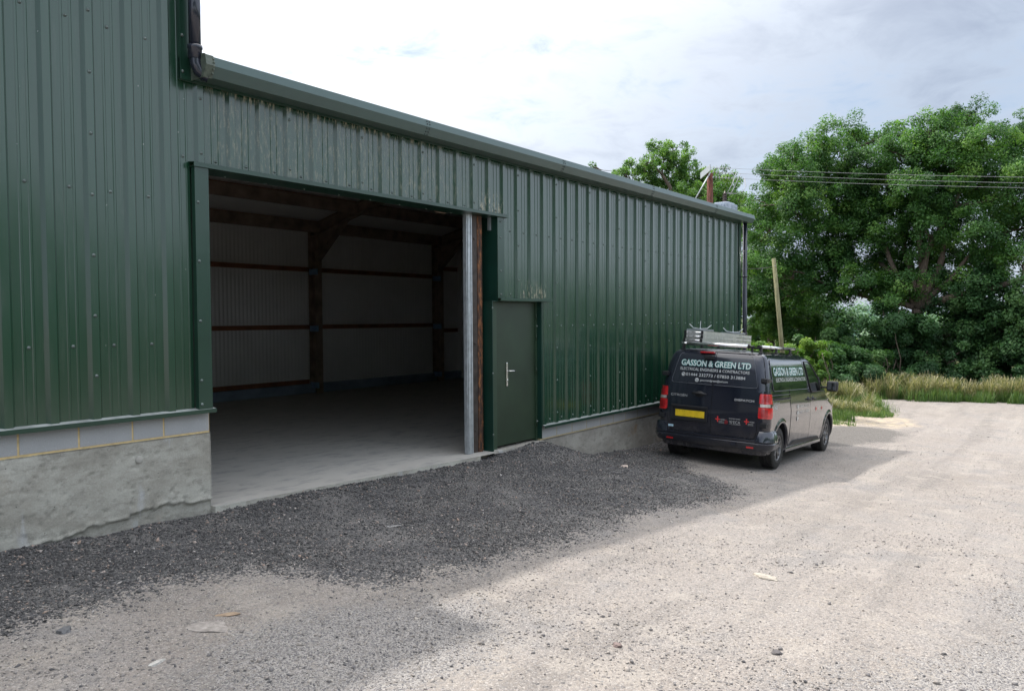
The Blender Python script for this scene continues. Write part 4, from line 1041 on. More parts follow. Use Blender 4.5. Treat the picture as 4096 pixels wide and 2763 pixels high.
# right and left flanks: doors, rail, windows, trims
def sd(sg): return lambda x, z, off: side(x, z, off, sg)
for sg in (-1, 1):
    S_ = sd(sg)
    ZS = [.34,.36,.40,.50,.65,.80,.95,1.10,1.25,1.40,1.55,1.70,1.78,1.83,1.855]
    def sl0(z): return 1.30+(.03 if z < 1 else -.02)+.06*max(0, z-1.15)*0 + rcorner(z,.34,1.855,.03)
    def sl1(z): return 2.60 - .28*max(0,(z-1.2)/.65) - rcorner(z,.34,1.855,.02)
    patch('door_gap', S_, [.328]+ZS[1:-1]+[1.865], lambda z: sl0(z)-.006, lambda z: sl1(z)+.006, 10, .0015, V_SEAM, VAN, rim=.003)
    sdoor = patch('sliding_door', S_, ZS, sl0, sl1, 10, .0045, V_PAINT, VAN, rim=.004)
    # front door: frame follows the pillar
    FD1 = [(.34,3.40),(.55,3.42),(.62,3.50),(.80,3.66),(1.0,3.74),(1.22,3.76),(1.30,3.62),(1.50,3.30),(1.70,2.98),(1.80,2.76),(1.83,2.62)]
    ZF = [.34,.36,.45,.55,.62,.80,1.0,1.12,1.22,1.26,1.30,1.40,1.50,1.60,1.70,1.76,1.80,1.83]
    fd0 = lambda z: sl1(z)+.012
    fd1 = lambda z: max(itp(FD1, z), fd0(z)+.01)
    patch('door_gap', S_, [.328]+ZF[1:-1]+[1.842], lambda z: fd0(z)-.006, lambda z: fd1(z)+.007, 10, .0015, V_SEAM, VAN, rim=.003)
    fdoor = patch('front_door', S_, ZF, fd0, fd1, 12, .0045, V_PAINT, VAN, rim=.004)
    mb = MB(); mb.tube([S_(sl0(z)-.003, z, .001) for z in ZS], .0042, 6); mb.build('door_gap', V_SEAM, VAN)
    mb = MB(); mb.tube([S_(fd0(z)-.006, z, .002) for z in ZF], .0045, 6); mb.build('door_gap', V_SEAM, VAN)
    # glass in the front door
    GZ = [1.235,1.25,1.27,1.30,1.36,1.45,1.55,1.65,1.72,1.76,1.785]
    g0 = lambda z: fd0(z)+.05+.10*max(0,(1.32-z)/.09)**2*.6
    g1 = lambda z: max(g0(z)+.01, fd1(z)-.075 if z > 1.29 else 3.56)
    gl = patch('window', S_, GZ, g0, g1, 10, .008, V_GLASS, fdoor, rim=.003)
    mb = MB(); mb.tube([S_(g1(z), z, .012) for z in GZ if z > 1.3]+[S_(g0(z), z, .012) for z in reversed(GZ)]+[S_(g1(1.235), 1.235, .012)], .010, 6); mb.build('window_seal', V_BLACK, gl)
    mb = MB(); mb.tube([S_(3.33,1.24,.012), S_(3.30,1.50,.012)], .012, 6); mb.build('window_divider', V_BLACK, gl)
    # blanked rear side window
    BZ = [1.300,1.304,1.315,1.34,1.42,1.50,1.60,1.70,1.76,1.79,1.806,1.812]
    b0 = lambda z: .34+rcorner(z,1.30,1.812,.09)+.03*(z-1.3)
    b1 = lambda z: 2.50-.24*(z-1.3)/.5-rcorner(z,1.30,1.812,.03)
    bw = patch('window', S_, BZ, b0, b1, 16, .009, simple('window_vinyl', (.008,.010,.012), .10, coat=.8, var=.05), VAN, rim=.004)
    mb = MB(); mb.tube([S_(b0(z), z, .010) for z in BZ]+[S_(b1(z), z, .010) for z in reversed(BZ)]+[S_(b0(1.30), 1.30, .010)], .0035, 6); mb.build('window_edge', V_LINE, bw)
    patch('door_gap', S_, [1.30,1.5,1.7,1.812], lambda z: 1.278, lambda z: 1.286, 1, .0098, V_SEAM, VAN, rim=0)
    # slide rail
    mb = MB(); P_ = [S_(x, 1.168, .002) for x in np.linspace(.17, 1.30, 10)]; mb.tube(P_, .011, 6); rl = mb.build('door_rail', V_SEAM, VAN)
    mb = MB(); mb.tube([S_(x, 1.232, .002) for x in np.linspace(.17, 1.30, 10)], .003, 6); mb.tube([S_(x, 1.152, .003) for x in np.linspace(.17, 1.30, 10)], .003, 6); mb.build('rail_edge', V_LINE, rl)
    # handles
    for x, par in ((2.44, sdoor), (2.76, fdoor)):
        mb = MB(); M_ = Matrix.Translation(S_(x, 1.105, .006)) @ Matrix.Rotation(-sg*PI/2, 4, 'X') @ Matrix.Diagonal((1.15,.85,1,1))
        mb.lathe([(.0001,.003),(.058,.001),(.064,-.006)], M_, 20); mb.tube([S_(x-.085,1.108,.012),S_(x-.06,1.110,.040),S_(x,1.110,.048),S_(x+.06,1.110,.040),S_(x+.085,1.108,.012)], [.010,.014,.015,.014,.010], 8); mb.build('handle', V_BLACK, par)
    # sill trim and mould
    mb = MB(); P0 = [(1.36,.335),(1.62,.415),(3.30,.372),(3.36,.345),(3.34,.318)]
    A = [mb.bm.verts.new(S_(x, z, .022)) for x, z in P0]; B = [mb.bm.verts.new(S_(x, z, .0)) for x, z in P0]
    mb.bm.faces.new(A)
    for i in range(5): mb.bm.faces.new((A[i], A[(i+1)%5], B[(i+1)%5], B[i]))
    mb.build('side_moulding', V_BLACK, VAN)
    mb = MB(); mb.box(1.24, 3.62, sg*.86, sg*.925, .235, .30, .012); mb.build('sill', V_PAINT2, VAN)
    # mirror
    mb = MB(); mb.box(3.52,3.60, sg*.90, sg*1.03, 1.285, 1.325, .012); mb.box(3.50,3.64, sg*1.00, sg*1.21, 1.235, 1.435, .045)
    mr = mb.build('mirror', V_BLACK, VAN)
    for f_ in mr.data.polygons: f_.use_smooth = True
    mb = MB(); mb.box(3.492,3.502, sg*1.025, sg*1.185, 1.26, 1.41, .004); mb.build('mirror_glass', V_GLASS, mr)
    mb = MB(); mb.lathe([(.0001,.006),(.012,.004),(.014,0)], Matrix.Translation(S_(3.93,1.06,.003)) @ Matrix.Rotation(-sg*PI/2,4,'X'), 12); mb.build('side_repeater', V_CLEAR, VAN)
    # black rear pillar beside the door
    patch('pillar_trim', cc, [1.30,1.35,1.45,1.55,1.65,1.75,1.82], lambda z: -sg*(itp(DOUT, z)+.014), lambda z: -sg*(itp(DOUT, z)+.095), 4, .004, V_PAINT, VAN, rim=.004)
    # headlamp
    patch('headlight', S_, [.80,.86,.92,.98], lambda z: 4.30+(z-.8)*.2, lambda z: 4.36, 3, .004, V_CLEAR, VAN, rim=.004)
# windscreen: dark glass laid over the sloping front
bm = bmesh.new(); rows = []
for z in np.linspace(1.24, 1.84, 10):
    x1 = itp(XFZ, z); h = hw(z)*.80; rows.append([bm.verts.new((x1+.035-.10*(abs(i/8-1)**3)*1.2, h*(i/8-1), z)) for i in range(17)])
for A, B in zip(rows, rows[1:]):
    for i in range(16): f_ = bm.faces.new((A[i], A[i+1], B[i+1], B[i])); f_.smooth = True
m_ = bpy.data.meshes.new('windscreen'); bm.to_mesh(m_); bm.free(); mesh_obj('windscreen', m_, V_GLASS, VAN)

# underside
mb = MB(); mb.box(.5, 4.4, -.55, .55, .20, .27); mb.tube([(WB0,-.75,.34),(WB0,.75,.34)], .045, 10); mb.tube([(.30,-.25,.27),(.9,-.25,.25),(2.4,-.2,.24)], .04, 10); mb.tube([(.22,.30,.30),(.42,.30,.26),(.62,.28,.22)], .05, 10)
mb.build('underbody', V_BLACK, VAN)

# wheels
def wheel(x, sg):
    cx = Matrix.Translation((x, sg*.905, WR)) @ Matrix.Rotation(-sg*PI/2, 4, 'X')       # local z points outward
    root = empty('wheel'); root.parent = VAN; root.matrix_local = cx
    mb = MB()
    prof = [(.205,-.20),(.235,-.215),(.290,-.218),(.322,-.208),(.336,-.196)]
    g = [-.196,-.160,-.157,-.148,-.145,-.110,-.107,-.098,-.095,-.060,-.057,-.048,-.045,-.010]
    prof += [(.343 if i % 4 in (0, 1) else .334, h_) for i, h_ in enumerate(g)][1:]
    prof += [(.336,.000),(.322,.012),(.290,.022),(.262,.020),(.258,.024),(.235,.018),(.214,.008),(.206,.0),(.205,-.20)]
    mb.lathe(prof, Matrix(), 64)
    for k in range(64):                            # cross cuts in the shoulder blocks
        a = 2*PI*k/64
        for h0, h1 in ((-.20,-.165),(-.040,.004)):
            M_ = Matrix.Rotation(a, 4, 'Z'); mb.box(.3395,.3445,-.0105,.0105,h0,h1,M=M_)
    mb.build('tyre', V_TYRE, root)
    mb = MB(); mb.lathe([(.205,-.15),(.196,-.10),(.196,-.01),(.206,.006),(.213,.010),(.208,.013),(.196,.006),(.190,-.01)], Matrix(), 48)
    mb.lathe([(.0001,.005),(.030,.005),(.034,.0),(.060,-.004),(.064,-.03)], Matrix(), 24)
    for k in range(5):
        a = 2*PI*k/5+.3
        for da in (-1, 1):
            c0 = Vector((.045*math.cos(a+da*.25), .045*math.sin(a+da*.25), -.012)); cm = Vector((.118*math.cos(a+da*.10), .118*math.sin(a+da*.10), -.006)); c1 = Vector((.200*math.cos(a+da*.30), .200*math.sin(a+da*.30), .0))
            for p0, p1, w0 in ((c0, cm, .017), (cm, c1, .013)):
                t = (p1-p0); L = t.length; t.normalize(); s_ = Vector((-t.y, t.x, 0)).normalized(); u_ = t.cross(s_)
                M_ = Matrix(((t.x,s_.x,u_.x,p0.x),(t.y,s_.y,u_.y,p0.y),(t.z,s_.z,u_.z,p0.z),(0,0,0,1)))
                mb.box(-.004, L+.004, -w0, w0, -.018, .006, .004, M=M_)
        mb.lathe([(.008,.006),(.006,.010),(.0001,.010)], Matrix.Translation((.048*math.cos(a+.6), .048*math.sin(a+.6), -.002)), 8)
    mb.build('rim', V_RIM, root)
    mb = MB(); mb.lathe([(.0001,-.09),(.14,-.09),(.145,-.11)], Matrix(), 32); mb.build('brake_disc', V_GALV_D, root)
V_GALV_D = simple('brake_steel', (.10,.09,.085), .5, .5, var=.3)
for x in (WB0, WB1):
    for sg in (-1, 1): wheel(x, sg)

# lettering
def text_verts(body_, width, cap, italic=0, bold=0.0, z_ext=0):
    cu = bpy.data.curves.new('lettering', 'FONT'); cu.body = body_; cu.size = 1; cu.offset = bold; cu.resolution_u = 3; cu.shear = italic
    o = bpy.data.objects.new('lettering', cu); COL.objects.link(o); dg = bpy.context.evaluated_depsgraph_get(); dg.update()
    m_ = bpy.data.meshes.new_from_object(o.evaluated_get(dg)); COL.objects.unlink(o); bpy.data.objects.remove(o)
    V = np.array([v.co[:] for v in m_.vertices]); F = [list(p_.vertices) for p_ in m_.polygons]
    x0, x1 = V[:,0].min()+bold, V[:,0].max()-bold
    V[:,0] = (V[:,0]-x0)/(x1-x0)*width; V[:,1] *= cap/.729
    bpy.data.meshes.remove(m_); return V, F
def letter(name, s, width, cap, place, mat, parent, italic=0, bold=0.0):
    V, F = text_verts(s, width, cap, italic, bold)
    me_ = bpy.data.meshes.new(name); me_.from_pydata([tuple(place(a, b)) for a, b, _ in V], [], F); me_.update()
    return mesh_obj(name, me_, mat, parent)
def on_rear(y0, z0, off=.0115, slope=0): return lambda a, b: rear(y0-a, z0+b+slope*a, off)
def on_side(x0, z0, off=.0115): return lambda a, b: side(x0+a, z0+b, off)
letter('lettering', 'GASSON & GREEN LTD', 1.185, .098, on_rear(.592, 1.634, .0112), V_TEAL, VAN, 0, .055)
letter('lettering', 'GASSON & GREEN LTD', 1.185, .098, on_rear(.592, 1.634, .0124), V_WHITE, VAN, 0, .014)
letter('lettering', 'ELECTRICAL ENGINEERS & CONTRACTORS', 1.185, .048, on_rear(.600, 1.552, .0115), V_WHITE, VAN)
letter('lettering', '01444 232773 / 07850 313884', 1.015, .053, on_rear(.487, 1.458, .0115), V_WHITE, VAN)
letter('lettering', 'gassonandgreen@aol.com', .48, .036, on_rear(.232, 1.385, .0115), V_WHITE, VAN)
def disc_logo(y, z, r, kind):
    mb = MB(); ring = [mb.bm.verts.new(rear(y+r*math.cos(2*PI*k/24), z+r*math.sin(2*PI*k/24), .0115)) for k in range(24)]; mb.bm.faces.new(ring)
    o = mb.build('lettering', V_WHITE, VAN)
    mb = MB()
    if kind == 'phone': mb.tube([rear(y+a*r, z+b*r, .0125) for a, b in ((-.45,-.5),(-.5,.1),(-.1,.45),(.45,.45))], [.009,.005,.005,.009], 6)
    else: mb.tube([rear(y+a*r, z+b*r, .0125) for a, b in ((.5,.3),(0,-.15),(-.5,.3))], .004, 6); mb.tube([rear(y+a*r, z+b*r, .0122) for a, b in ((.5,.3),(.5,-.4),(-.5,-.4),(-.5,.3))], .002, 6)
    mb.build('symbol', V_BLACK, o)
disc_logo(.535, 1.480, .033, 'phone'); disc_logo(.285, 1.398, .033, 'mail')
letter('badge', 'CITROËN', .295, .040, on_rear(.725, 1.105, .012), V_BADGE, LD)
letter('badge', 'DISPATCH', .315, .036, on_rear(-.388, 1.112, .012), V_BADGE, RD, 0, .02)
def cross_mark(y0, z0, sub):
    mb = MB(); P2 = lambda a, b: rear(y0-a, z0+b, .0115)
    for a0, a1, b0, b1 in ((.030,.050,-.035,.055),(0,.080,.0,.018)): mb.quad(P2(a0,b0),P2(a1,b0),P2(a1,b1),P2(a0,b1))
    mb.build('lettering', V_RED, RD, recalc=False)
    letter('lettering', 'NICEIC', .080, .018, on_rear(y0-.088, z0+.0, .0115), V_GREY, RD, 0, .02)
    letter('lettering', sub[0], .085, .013, on_rear(y0-.062, z0-.030, .0115), V_GREY, RD, 0, .01)
    letter('lettering', sub[1], .090, .013, on_rear(y0-.062, z0-.050, .0115), V_GREY, RD, 0, .01)
cross_mark(-.082, .775, ('DOMESTIC', 'INSTALLER')); cross_mark(-.560, .782, ('APPROVED', 'CONTRACTOR'))
mb = MB(); mb.tube([rear(-.245-a, .725+b, .0115) for a, b in ((0,0),(.04,0),(.04,.035),(.02,.055),(0,.035),(0,0))], .003, 5); mb.tube([rear(-.265,.735+b,.0115) for b in (0,.02)], .005, 5); mb.build('lettering', V_RED, RD)
letter('lettering', 'REGISTERED MEMBER', .185, .014, on_rear(-.315, .808, .0115), V_GREY, RD, 0, .01)
letter('lettering', 'ECA', .115, .052, on_rear(-.385, .735, .0115), V_GREY, RD)
mb = MB(); mb.tube([rear(-.505+.19*k, .722, .0115) for k in (0, 1)], .002, 5)
for k in range(3):
    a = 2*PI*k/3+.5; c_ = (.014*math.cos(a), .014*math.sin(a)); mb.tube([rear(-.345+c_[0]+.014*math.cos(b), .760+c_[1]+.014*math.sin(b), .0115) for b in np.linspace(0, 2*PI, 12)], .0022, 5)
mb.build('lettering', V_GREY, RD)
letter('lettering', 'GASSON & GREEN LTD', 1.78, .130, on_side(.46, 1.555, .0118), V_TEAL, VAN, 0, .055)
letter('lettering', 'GASSON & GREEN LTD', 1.78, .130, on_side(.46, 1.555, .0130), V_WHITE, VAN, 0, .012)
letter('lettering', 'ELECTRICAL ENGINEERS & CONTRACTORS', 1.80, .066, on_side(.55, 1.448, .0120), V_WHITE, VAN)
letter('lettering', 'Established', .34, .046, on_side(.31, 1.085, .004), V_GREY, VAN); letter('lettering', '1960', .20, .066, on_side(.32, 1.005, .004), V_WHITE, VAN)
V_FADE = simple('pale_vinyl', (.50,.49,.47), .5)
for i, s in enumerate(('01444 232773', '07850 313884')):
    letter('lettering', s, .70, .060, on_side(1.80, .975-.105*i, .0085), V_FADE, VAN)
for i in range(3):
    mb = MB(); ring = [mb.bm.verts.new(side(1.72+.045*math.cos(2*PI*k/20), 1.0-.105*i+.040*math.sin(2*PI*k/20), .011)) for k in range(20)]; mb.bm.faces.new(ring); mb.build('lettering', V_FADE, VAN)
for x0 in (2.95, 3.38):
    mb = MB(); Q = lambda a, b: side(x0+a, .90+b, .0085)
    for a0, a1, b0, b1 in ((.03,.055,-.035,.05),(0,.10,.0,.02)): mb.quad(Q(a0,b0),Q(a1,b0),Q(a1,b1),Q(a0,b1))
    mb.build('lettering', V_RED, VAN)
    letter('lettering', 'NICEIC', .14, .02, on_side(x0+.10, .90, .0085), V_FADE, VAN)

# roof rack
rack = empty('roof_rack'); rack.parent = VAN
for x in (.36, 1.20, 2.05):
    mb = MB(); mb.box(x-.02, x+.02, -.70, .68, 1.978, 1.995, .004); mb.build('crossbar', V_BLACK, rack)
    for y in (-.68, .66):
        mb = MB(); mb.poly_extrude([(x-.045,1.905),(x+.045,1.905),(x+.028,1.978),(x-.028,1.978)], 'y', y-.014, y+.014); mb.box(x-.05,x+.05,y-.03,y+.03,1.893,1.912,.005); mb.build('foot', V_BLACK, rack)
mb = MB(); mb.tube([(.25,.55,2.004),(.25,-.50,2.004)], .031, 20); mb.tube([(.25,.66,2.004),(.25,.55,2.004)], .018, 12); mb.tube([(.25,-.50,2.004),(.25,-.515,2.004)], .036, 16, mi=1); mb.tube([(.25,-.515,2.004),(.25,-.60,2.004)], .015, 12, mi=1)
for y in (.60,-.57): mb.box(.235,.265,y-.012,y+.012,1.905,1.99,mi=1)
mb.build('roller', [V_ALUB, V_BLACK], rack)
mb = MB(); mb.tube([(.42,-.655,2.008),(2.42,-.655,2.006)], .024, 14)
for x in (.9, 1.65, 2.40): mb.tube([(x-.02,-.655,2.0075),(x,-.655,2.0075)], .027, 12, mi=1)
mb.tube([(.30,-.655,2.008),(.42,-.655,2.008)], .026, 12, mi=1); mb.build('side_rail', [V_ALUB, V_BLACK], rack)

# triple ladder lying on the rack, and the two clamps holding it
LAD = empty('ladder'); LAD.matrix_world = VAN_M
tag(LAD, 'triple aluminium extension ladder folded flat on top of the van', 'ladder')
for k, (z0, dy, xa) in enumerate(((2.030, .010, .27), (2.098, .0, .28), (2.166, 0, .28))):
    sec = empty('ladder_section'); sec.parent = LAD
    for y in (.315+dy*.5, .615+dy):
        mb = MB(); mb.box(xa, 2.85, y-.014, y+.014, z0, z0+.060, .003); mb.box(xa, 2.85, y-.018, y+.018, z0, z0+.007); mb.box(xa, 2.85, y-.018, y+.018, z0+.053, z0+.060)
        for i in range(9):
            x = xa+.09+.285*i; mb.lathe([(.015,.0),(.015,.004),(.011,.005),(.010,.002)], Matrix.Translation((x, y-.014, z0+.030)) @ Matrix.Rotation(PI/2,4,'X') @ Matrix.Diagonal((.75,1.1,1,1)), 12)
        mb.build('stile', V_ALU, sec)
        mb = MB(); mb.box(xa-.010, xa+.012, y-.019, y+.019, z0-.002, z0+.062, .003)
        for j in range(5): mb.box(xa-.013, xa-.009, y-.017, y+.017, z0+.004+j*.012, z0+.009+j*.012)
        mb.build('end_cap', V_BLACK, sec)
    mb = MB()
    for i in range(9):
        x = xa+.09+.285*i; mb.tube([(x, .315, z0+.030), (x, .620, z0+.030)], .015, 10)
    mb.build('rungs', V_ALUB, sec)
for x in (.55, 2.22):
    CL = empty('ladder_clamp'); CL.matrix_world = VAN_M
    tag(CL, 'steel wing clamp holding the ladder down, nearest the van rear doors' if x < 1 else 'steel wing clamp holding the ladder down, farther towards the cab', 'clamp', 'ladder clamps')
    mb = MB(); mb.box(x-.018, x+.018, .22, .70, 2.232, 2.246, .002); mb.box(x-.003, x+.003, .22, .70, 2.246, 2.258); mb.build('bar', M_GALV, CL)
    mb = MB(); mb.tube([(x, .46, 2.0), (x, .46, 2.40)], .0055, 8); mb.build('rod', M_GALV, CL)
    mb = MB(); mb.tube([(x-.10, .62, 2.34), (x-.06, .56, 2.275), (x, .46, 2.262), (x+.06, .36, 2.275), (x+.10, .30, 2.34)], .0085, 8); mb.lathe([(.016,2.256),(.016,2.275),(.006,2.280)], Matrix.Translation((x,.46,0)), 10); mb.build('wing_nut', M_GALV, CL)
# ------------------------------------------------------------------ trees, shrubs, grass
def leaf_mat(name, stops, trans=.35, rough=.55):
    m, nt, n, l, b = new_mat(name); N = NT(nt)
    c = N.ramp(N.attr('shade'), stops)
    l.new(c, b.inputs['Base Color']); b.inputs['Roughness'].default_value = rough; b.inputs['Specular IOR Level'].default_value = .35
    tr = n.new('ShaderNodeBsdfTranslucent'); l.new(N.mix(1.0, c, (1.25,1.35,.55), 'MULTIPLY'), tr.inputs['Color'])
    mx = n.new('ShaderNodeMixShader'); mx.inputs[0].default_value = trans
    l.new(b.outputs[0], mx.inputs[1]); l.new(tr.outputs[0], mx.inputs[2]); l.new(mx.outputs[0], n['Material Output'].inputs['Surface']); return m
L_OAK = leaf_mat('oak_leaves', [(0,(.026,.078,.024)),(.4,(.054,.142,.036)),(.75,(.10,.22,.050)),(1,(.19,.32,.080))], .42)
L_ASH = leaf_mat('light_leaves', [(0,(.055,.13,.040)),(.5,(.11,.225,.055)),(1,(.21,.34,.10))], .48)
L_DARK = leaf_mat('ivy_leaves', [(0,(.020,.062,.022)),(.6,(.040,.11,.034)),(1,(.080,.165,.048))], .32)
L_YEL = leaf_mat('hedge_leaves', [(0,(.06,.14,.03)),(.5,(.13,.25,.04)),(1,(.24,.34,.06))], .4)
L_HAZE = leaf_mat('hazed_leaves', [(0,(.10,.19,.14)),(.5,(.17,.29,.19)),(1,(.26,.38,.24))], .3)  # pale blue green: haze of distance put into the leaf colour
L_BRAM = leaf_mat('bramble_leaves', [(0,(.026,.075,.028)),(.45,(.055,.135,.042)),(.85,(.10,.20,.065)),(1,(.22,.28,.11))], .3)
def bark_mat(name, a, b_):
    m, nt, n, l, b = new_mat(name); N = NT(nt); f = N.noise(7, 6, .7, N.mapv((2.5,2.5,.5)))
    l.new(N.mix(N.smooth(f,.3,.7), a, b_), b.inputs['Base Color']); b.inputs['Roughness'].default_value = .95; l.new(N.bump(f, .6, .03), b.inputs['Normal']); return m
BARK = bark_mat('bark', (.05,.038,.028), (.14,.11,.085)); WOODP = bark_mat('weathered_post', (.11,.105,.055), (.23,.22,.125)); REDPOLE = bark_mat('creosoted_pole', (.055,.020,.014), (.16,.055,.035))

def leaves_mesh(name, C, Nn, size, shade, mat, parent, rng, asp=.62):
    """C centres, Nn facing; each leaf a folded kite of real size"""
    n = len(C); N_ = Nn/np.linalg.norm(Nn, axis=1, keepdims=True)
    r = rng.normal(size=(n,3)); U = np.cross(N_, r); U /= np.linalg.norm(U, axis=1, keepdims=True)+1e-9; W = np.cross(N_, U)
    s = size[:,None]
    v0 = C-U*s*.5; v1 = C+W*s*.5*asp-N_*s*.10+U*s*.05; v2 = C+U*s*.5; v3 = C-W*s*.5*asp-N_*s*.10+U*s*.05
    V = np.stack([v0,v1,v2,v3],1).reshape(-1,3); i = np.arange(n)*4; F = np.stack([i,i+1,i+2,i+3],-1)
    me = np_mesh(name, V, F); a = me.attributes.new('shade','FLOAT','POINT'); a.data.foreach_set('value', np.repeat(np.clip(shade,0,1),4).astype(np.float32))
    return mesh_obj(name, me, mat, parent)
def clumps(blobs, rng, per=1.0, sub_r=.5, fill=.25, rough=.10):
    """leaf sprays spread over the outside of every lobe, some within"""
    cs, ns, rs = [], [], []
    for (c, r) in blobs:
        c = np.array(c); r3 = np.array(r if hasattr(r, '__len__') else (r, r, r*.82)); area = r3.mean()**2
        k = max(3, int(area*14*per)); d = rng.normal(size=(k,3)); d /= np.linalg.norm(d, axis=1, keepdims=True)
        rad_ = np.clip(rng.lognormal(0, rough, k), .7, 1.5)*np.where(rng.random(k) < fill, rng.uniform(.25,.8,k), rng.uniform(.78,1.12,k))
        cs.append(c+d*r3*rad_[:,None]); ns.append(d); rs.append(rng.uniform(.6,1.25,k)*sub_r*min(1, .5+.35*r3.mean()))
    return np.concatenate(cs), np.concatenate(ns), np.concatenate(rs)
def foliage(name, blobs, total, leaf, mat, parent, rng, per=1.0, sub_r=.5, fill=.25, flat=.85, droop=0, zmin=None, rough=.10):
    C, D, R = clumps(blobs, rng, per, sub_r, fill, rough); w_ = R**2; w_ /= w_.sum()
    pick = rng.choice(len(C), total, p=w_)
    off = rng.normal(size=(total,3)); off /= np.linalg.norm(off, axis=1, keepdims=True); off *= (rng.random(total)**.45)[:,None]
    P = C[pick]+off*R[pick][:,None]*np.array([1,1,flat])
    tone = rng.normal(.45,.24,len(C))[pick] + rng.normal(0,.12,total)
    Nn = D[pick]*.5+off*.5+np.array([0,0,.75])+rng.normal(size=(total,3))*.55
    if zmin is not None: k = P[:,2] > zmin; P, Nn, tone, total = P[k], Nn[k], tone[k], int(k.sum())
    return leaves_mesh(name, P, Nn, leaf*np.clip(rng.lognormal(0,.22,total),.6,1.5), tone, mat, parent, rng), C
def limb(mb, p, q, r0, r1, rng, wob=.12, n=7):
    p, q = Vector(p), Vector(q); L = (q-p).length; pts = []; rs = []
    ph = [rng.uniform(0, 6) for _ in range(4)]
    for i in range(n+1):
        t = i/n; o = Vector((math.sin(ph[0]+t*4)-math.sin(ph[0]), math.sin(ph[1]+t*5)-math.sin(ph[1]), .6*(math.sin(ph[2]+t*4)-math.sin(ph[2]))))*wob*L*.25
        o *= math.sin(PI*t) if t < 1 else 0
        pts.append(p.lerp(q, t)+o+Vector((0,0,math.sin(PI*t)*L*.05))); rs.append(r0+(r1-r0)*t**.8)
    mb.tube(pts, rs, 7); return pts
def px_blobs(lst, dist, spread=1.4, seed=0):
    """lobes given by where they stand as seen from the yard, at real distances round `dist`"""
    g = np.random.default_rng(seed); out = []
    for (u, v, r) in lst:
        d = dist+g.uniform(-spread, spread); c = at(u, v, d); R = r/F_PX*d*1.0; out.append(((c.x, c.y, c.z), R))
    return out
def tree(name, label, group, base, blobs, total, leaf, mat, trunk_r, forks, seed, per=1, sub_r=.5, fill=.25, twigs=60, trunk_top=None, lean=(0,0), cat='tree'):
    g = np.random.default_rng(seed); t = empty(name, base); tag(t, label, cat, group)
    inv = Matrix.Translation(t.location).inverted()
    cr, C = foliage('crown', blobs, total, leaf, mat, t, g, per, sub_r, fill)
    tb = MB(); top = trunk_top or (base[0]+lean[0], base[1]+lean[1], base[2]+2.5)
    pts = limb(tb, (base[0], base[1], base[2]-.3), top, trunk_r*1.25, trunk_r*.8, g, .05, 6); tr = tb.build('trunk', BARK, t)
    lb = MB(); cs = [Vector(b[0]) for b in blobs]; ends = []
    for f_ in (forks or []):
        ends.append((limb(lb, top, f_[0], f_[1], f_[2], g, .16), f_[2]))
    if not ends: ends = [([Vector(top)]*2, trunk_r*.6)]
    nodes = [p for e, _ in ends for p in e[2:]] or [Vector(top)]
    for c in cs:
        p0 = min(nodes, key=lambda p: (p-c).length+max(0, p.z-c.z)*.7); limb(lb, p0, c, trunk_r*.24, trunk_r*.07, g, .2)
        nodes.append(p0.lerp(c, .6))
        sub = C[np.argsort(((C-np.array(c))**2).sum(1))[:9]]
        for s_ in sub: limb(lb, p0.lerp(c, g.uniform(.45,1)), Vector(s_), trunk_r*.07, .010, g, .25, 4)
    br = lb.build('limbs', BARK, t)
    for o in (cr, tr, br): o.matrix_parent_inverse = inv
    return t
def bush(name, label, blobs, total, leaf, mat, seed, group=None, per=1.6, sub_r=.48, cat='bush', fill=.6, stems=10):
    g = np.random.default_rng(seed); cx = np.mean([b[0][0] for b in blobs]); cy = np.mean([b[0][1] for b in blobs]); zb = gz(cx, cy)
    t = empty(name, (cx, cy, zb)); tag(t, label, cat, group); inv = Matrix.Translation(t.location).inverted()
    cr, C = foliage('foliage', blobs, total, leaf, mat, t, g, per, sub_r, fill, zmin=zb-.2, rough=.20)
    mb = MB()
    for b in blobs:
        c = Vector(b[0])
        for _ in range(3): limb(mb, (c.x+g.uniform(-.3,.3), c.y+g.uniform(-.3,.3), gz(c.x,c.y)-.1), c+Vector((g.uniform(-.5,.5),g.uniform(-.5,.5),g.uniform(0,.5)))*(b[1] if not hasattr(b[1],'__len__') else b[1][0]), .03, .01, g, .3, 5)
    st = mb.build('stems', BARK, t)
    for o in (cr, st): o.matrix_parent_inverse = inv
    return t
def gpt(u, v, dist):
    p = at(u, v, dist); return (p.x, p.y, gz(p.x, p.y))

# the big oak beyond the bend
OAK = [(3110,750,85),(3075,860,80),(3040,980,85),(3190,630,80),(3150,690,80),(3290,570,85),(3330,660,95),(3240,770,110),(3420,540,85),(3470,640,100),(3590,490,85),(3640,590,105),
       (3740,450,80),(3800,540,100),(3880,430,75),(3950,510,90),(4040,500,80),(4080,600,85),(3700,680,115),(3890,650,100),(3420,760,120),(3560,790,120),(3300,880,115),(3180,880,100),
       (3450,920,120),(3620,910,115),(3780,820,110),(3930,770,95),(4060,790,100),(3060,1090,90),(3200,1030,105),(3340,1030,110),(3500,1050,105),(3640,1010,90),(3880,930,110),(4030,940,110),
       (3260,1150,90),(3130,1190,80),(3560,1160,75),(4170,700,110),(4200,880,120),(3960,1060,80),(4090,1060,90),(3400,1170,75),(3480,1150,60),(3620,1130,70),(3700,930,90),(3780,1000,70),(3850,1060,60),(3690,1190,50),(3780,1150,60),(3570,1220,60),(3090,1120,80),(3310,1080,90),(4000,640,70),(3560,560,80),(3700,560,90),(3800,640,100),(3500,800,90),(3340,700,90)]
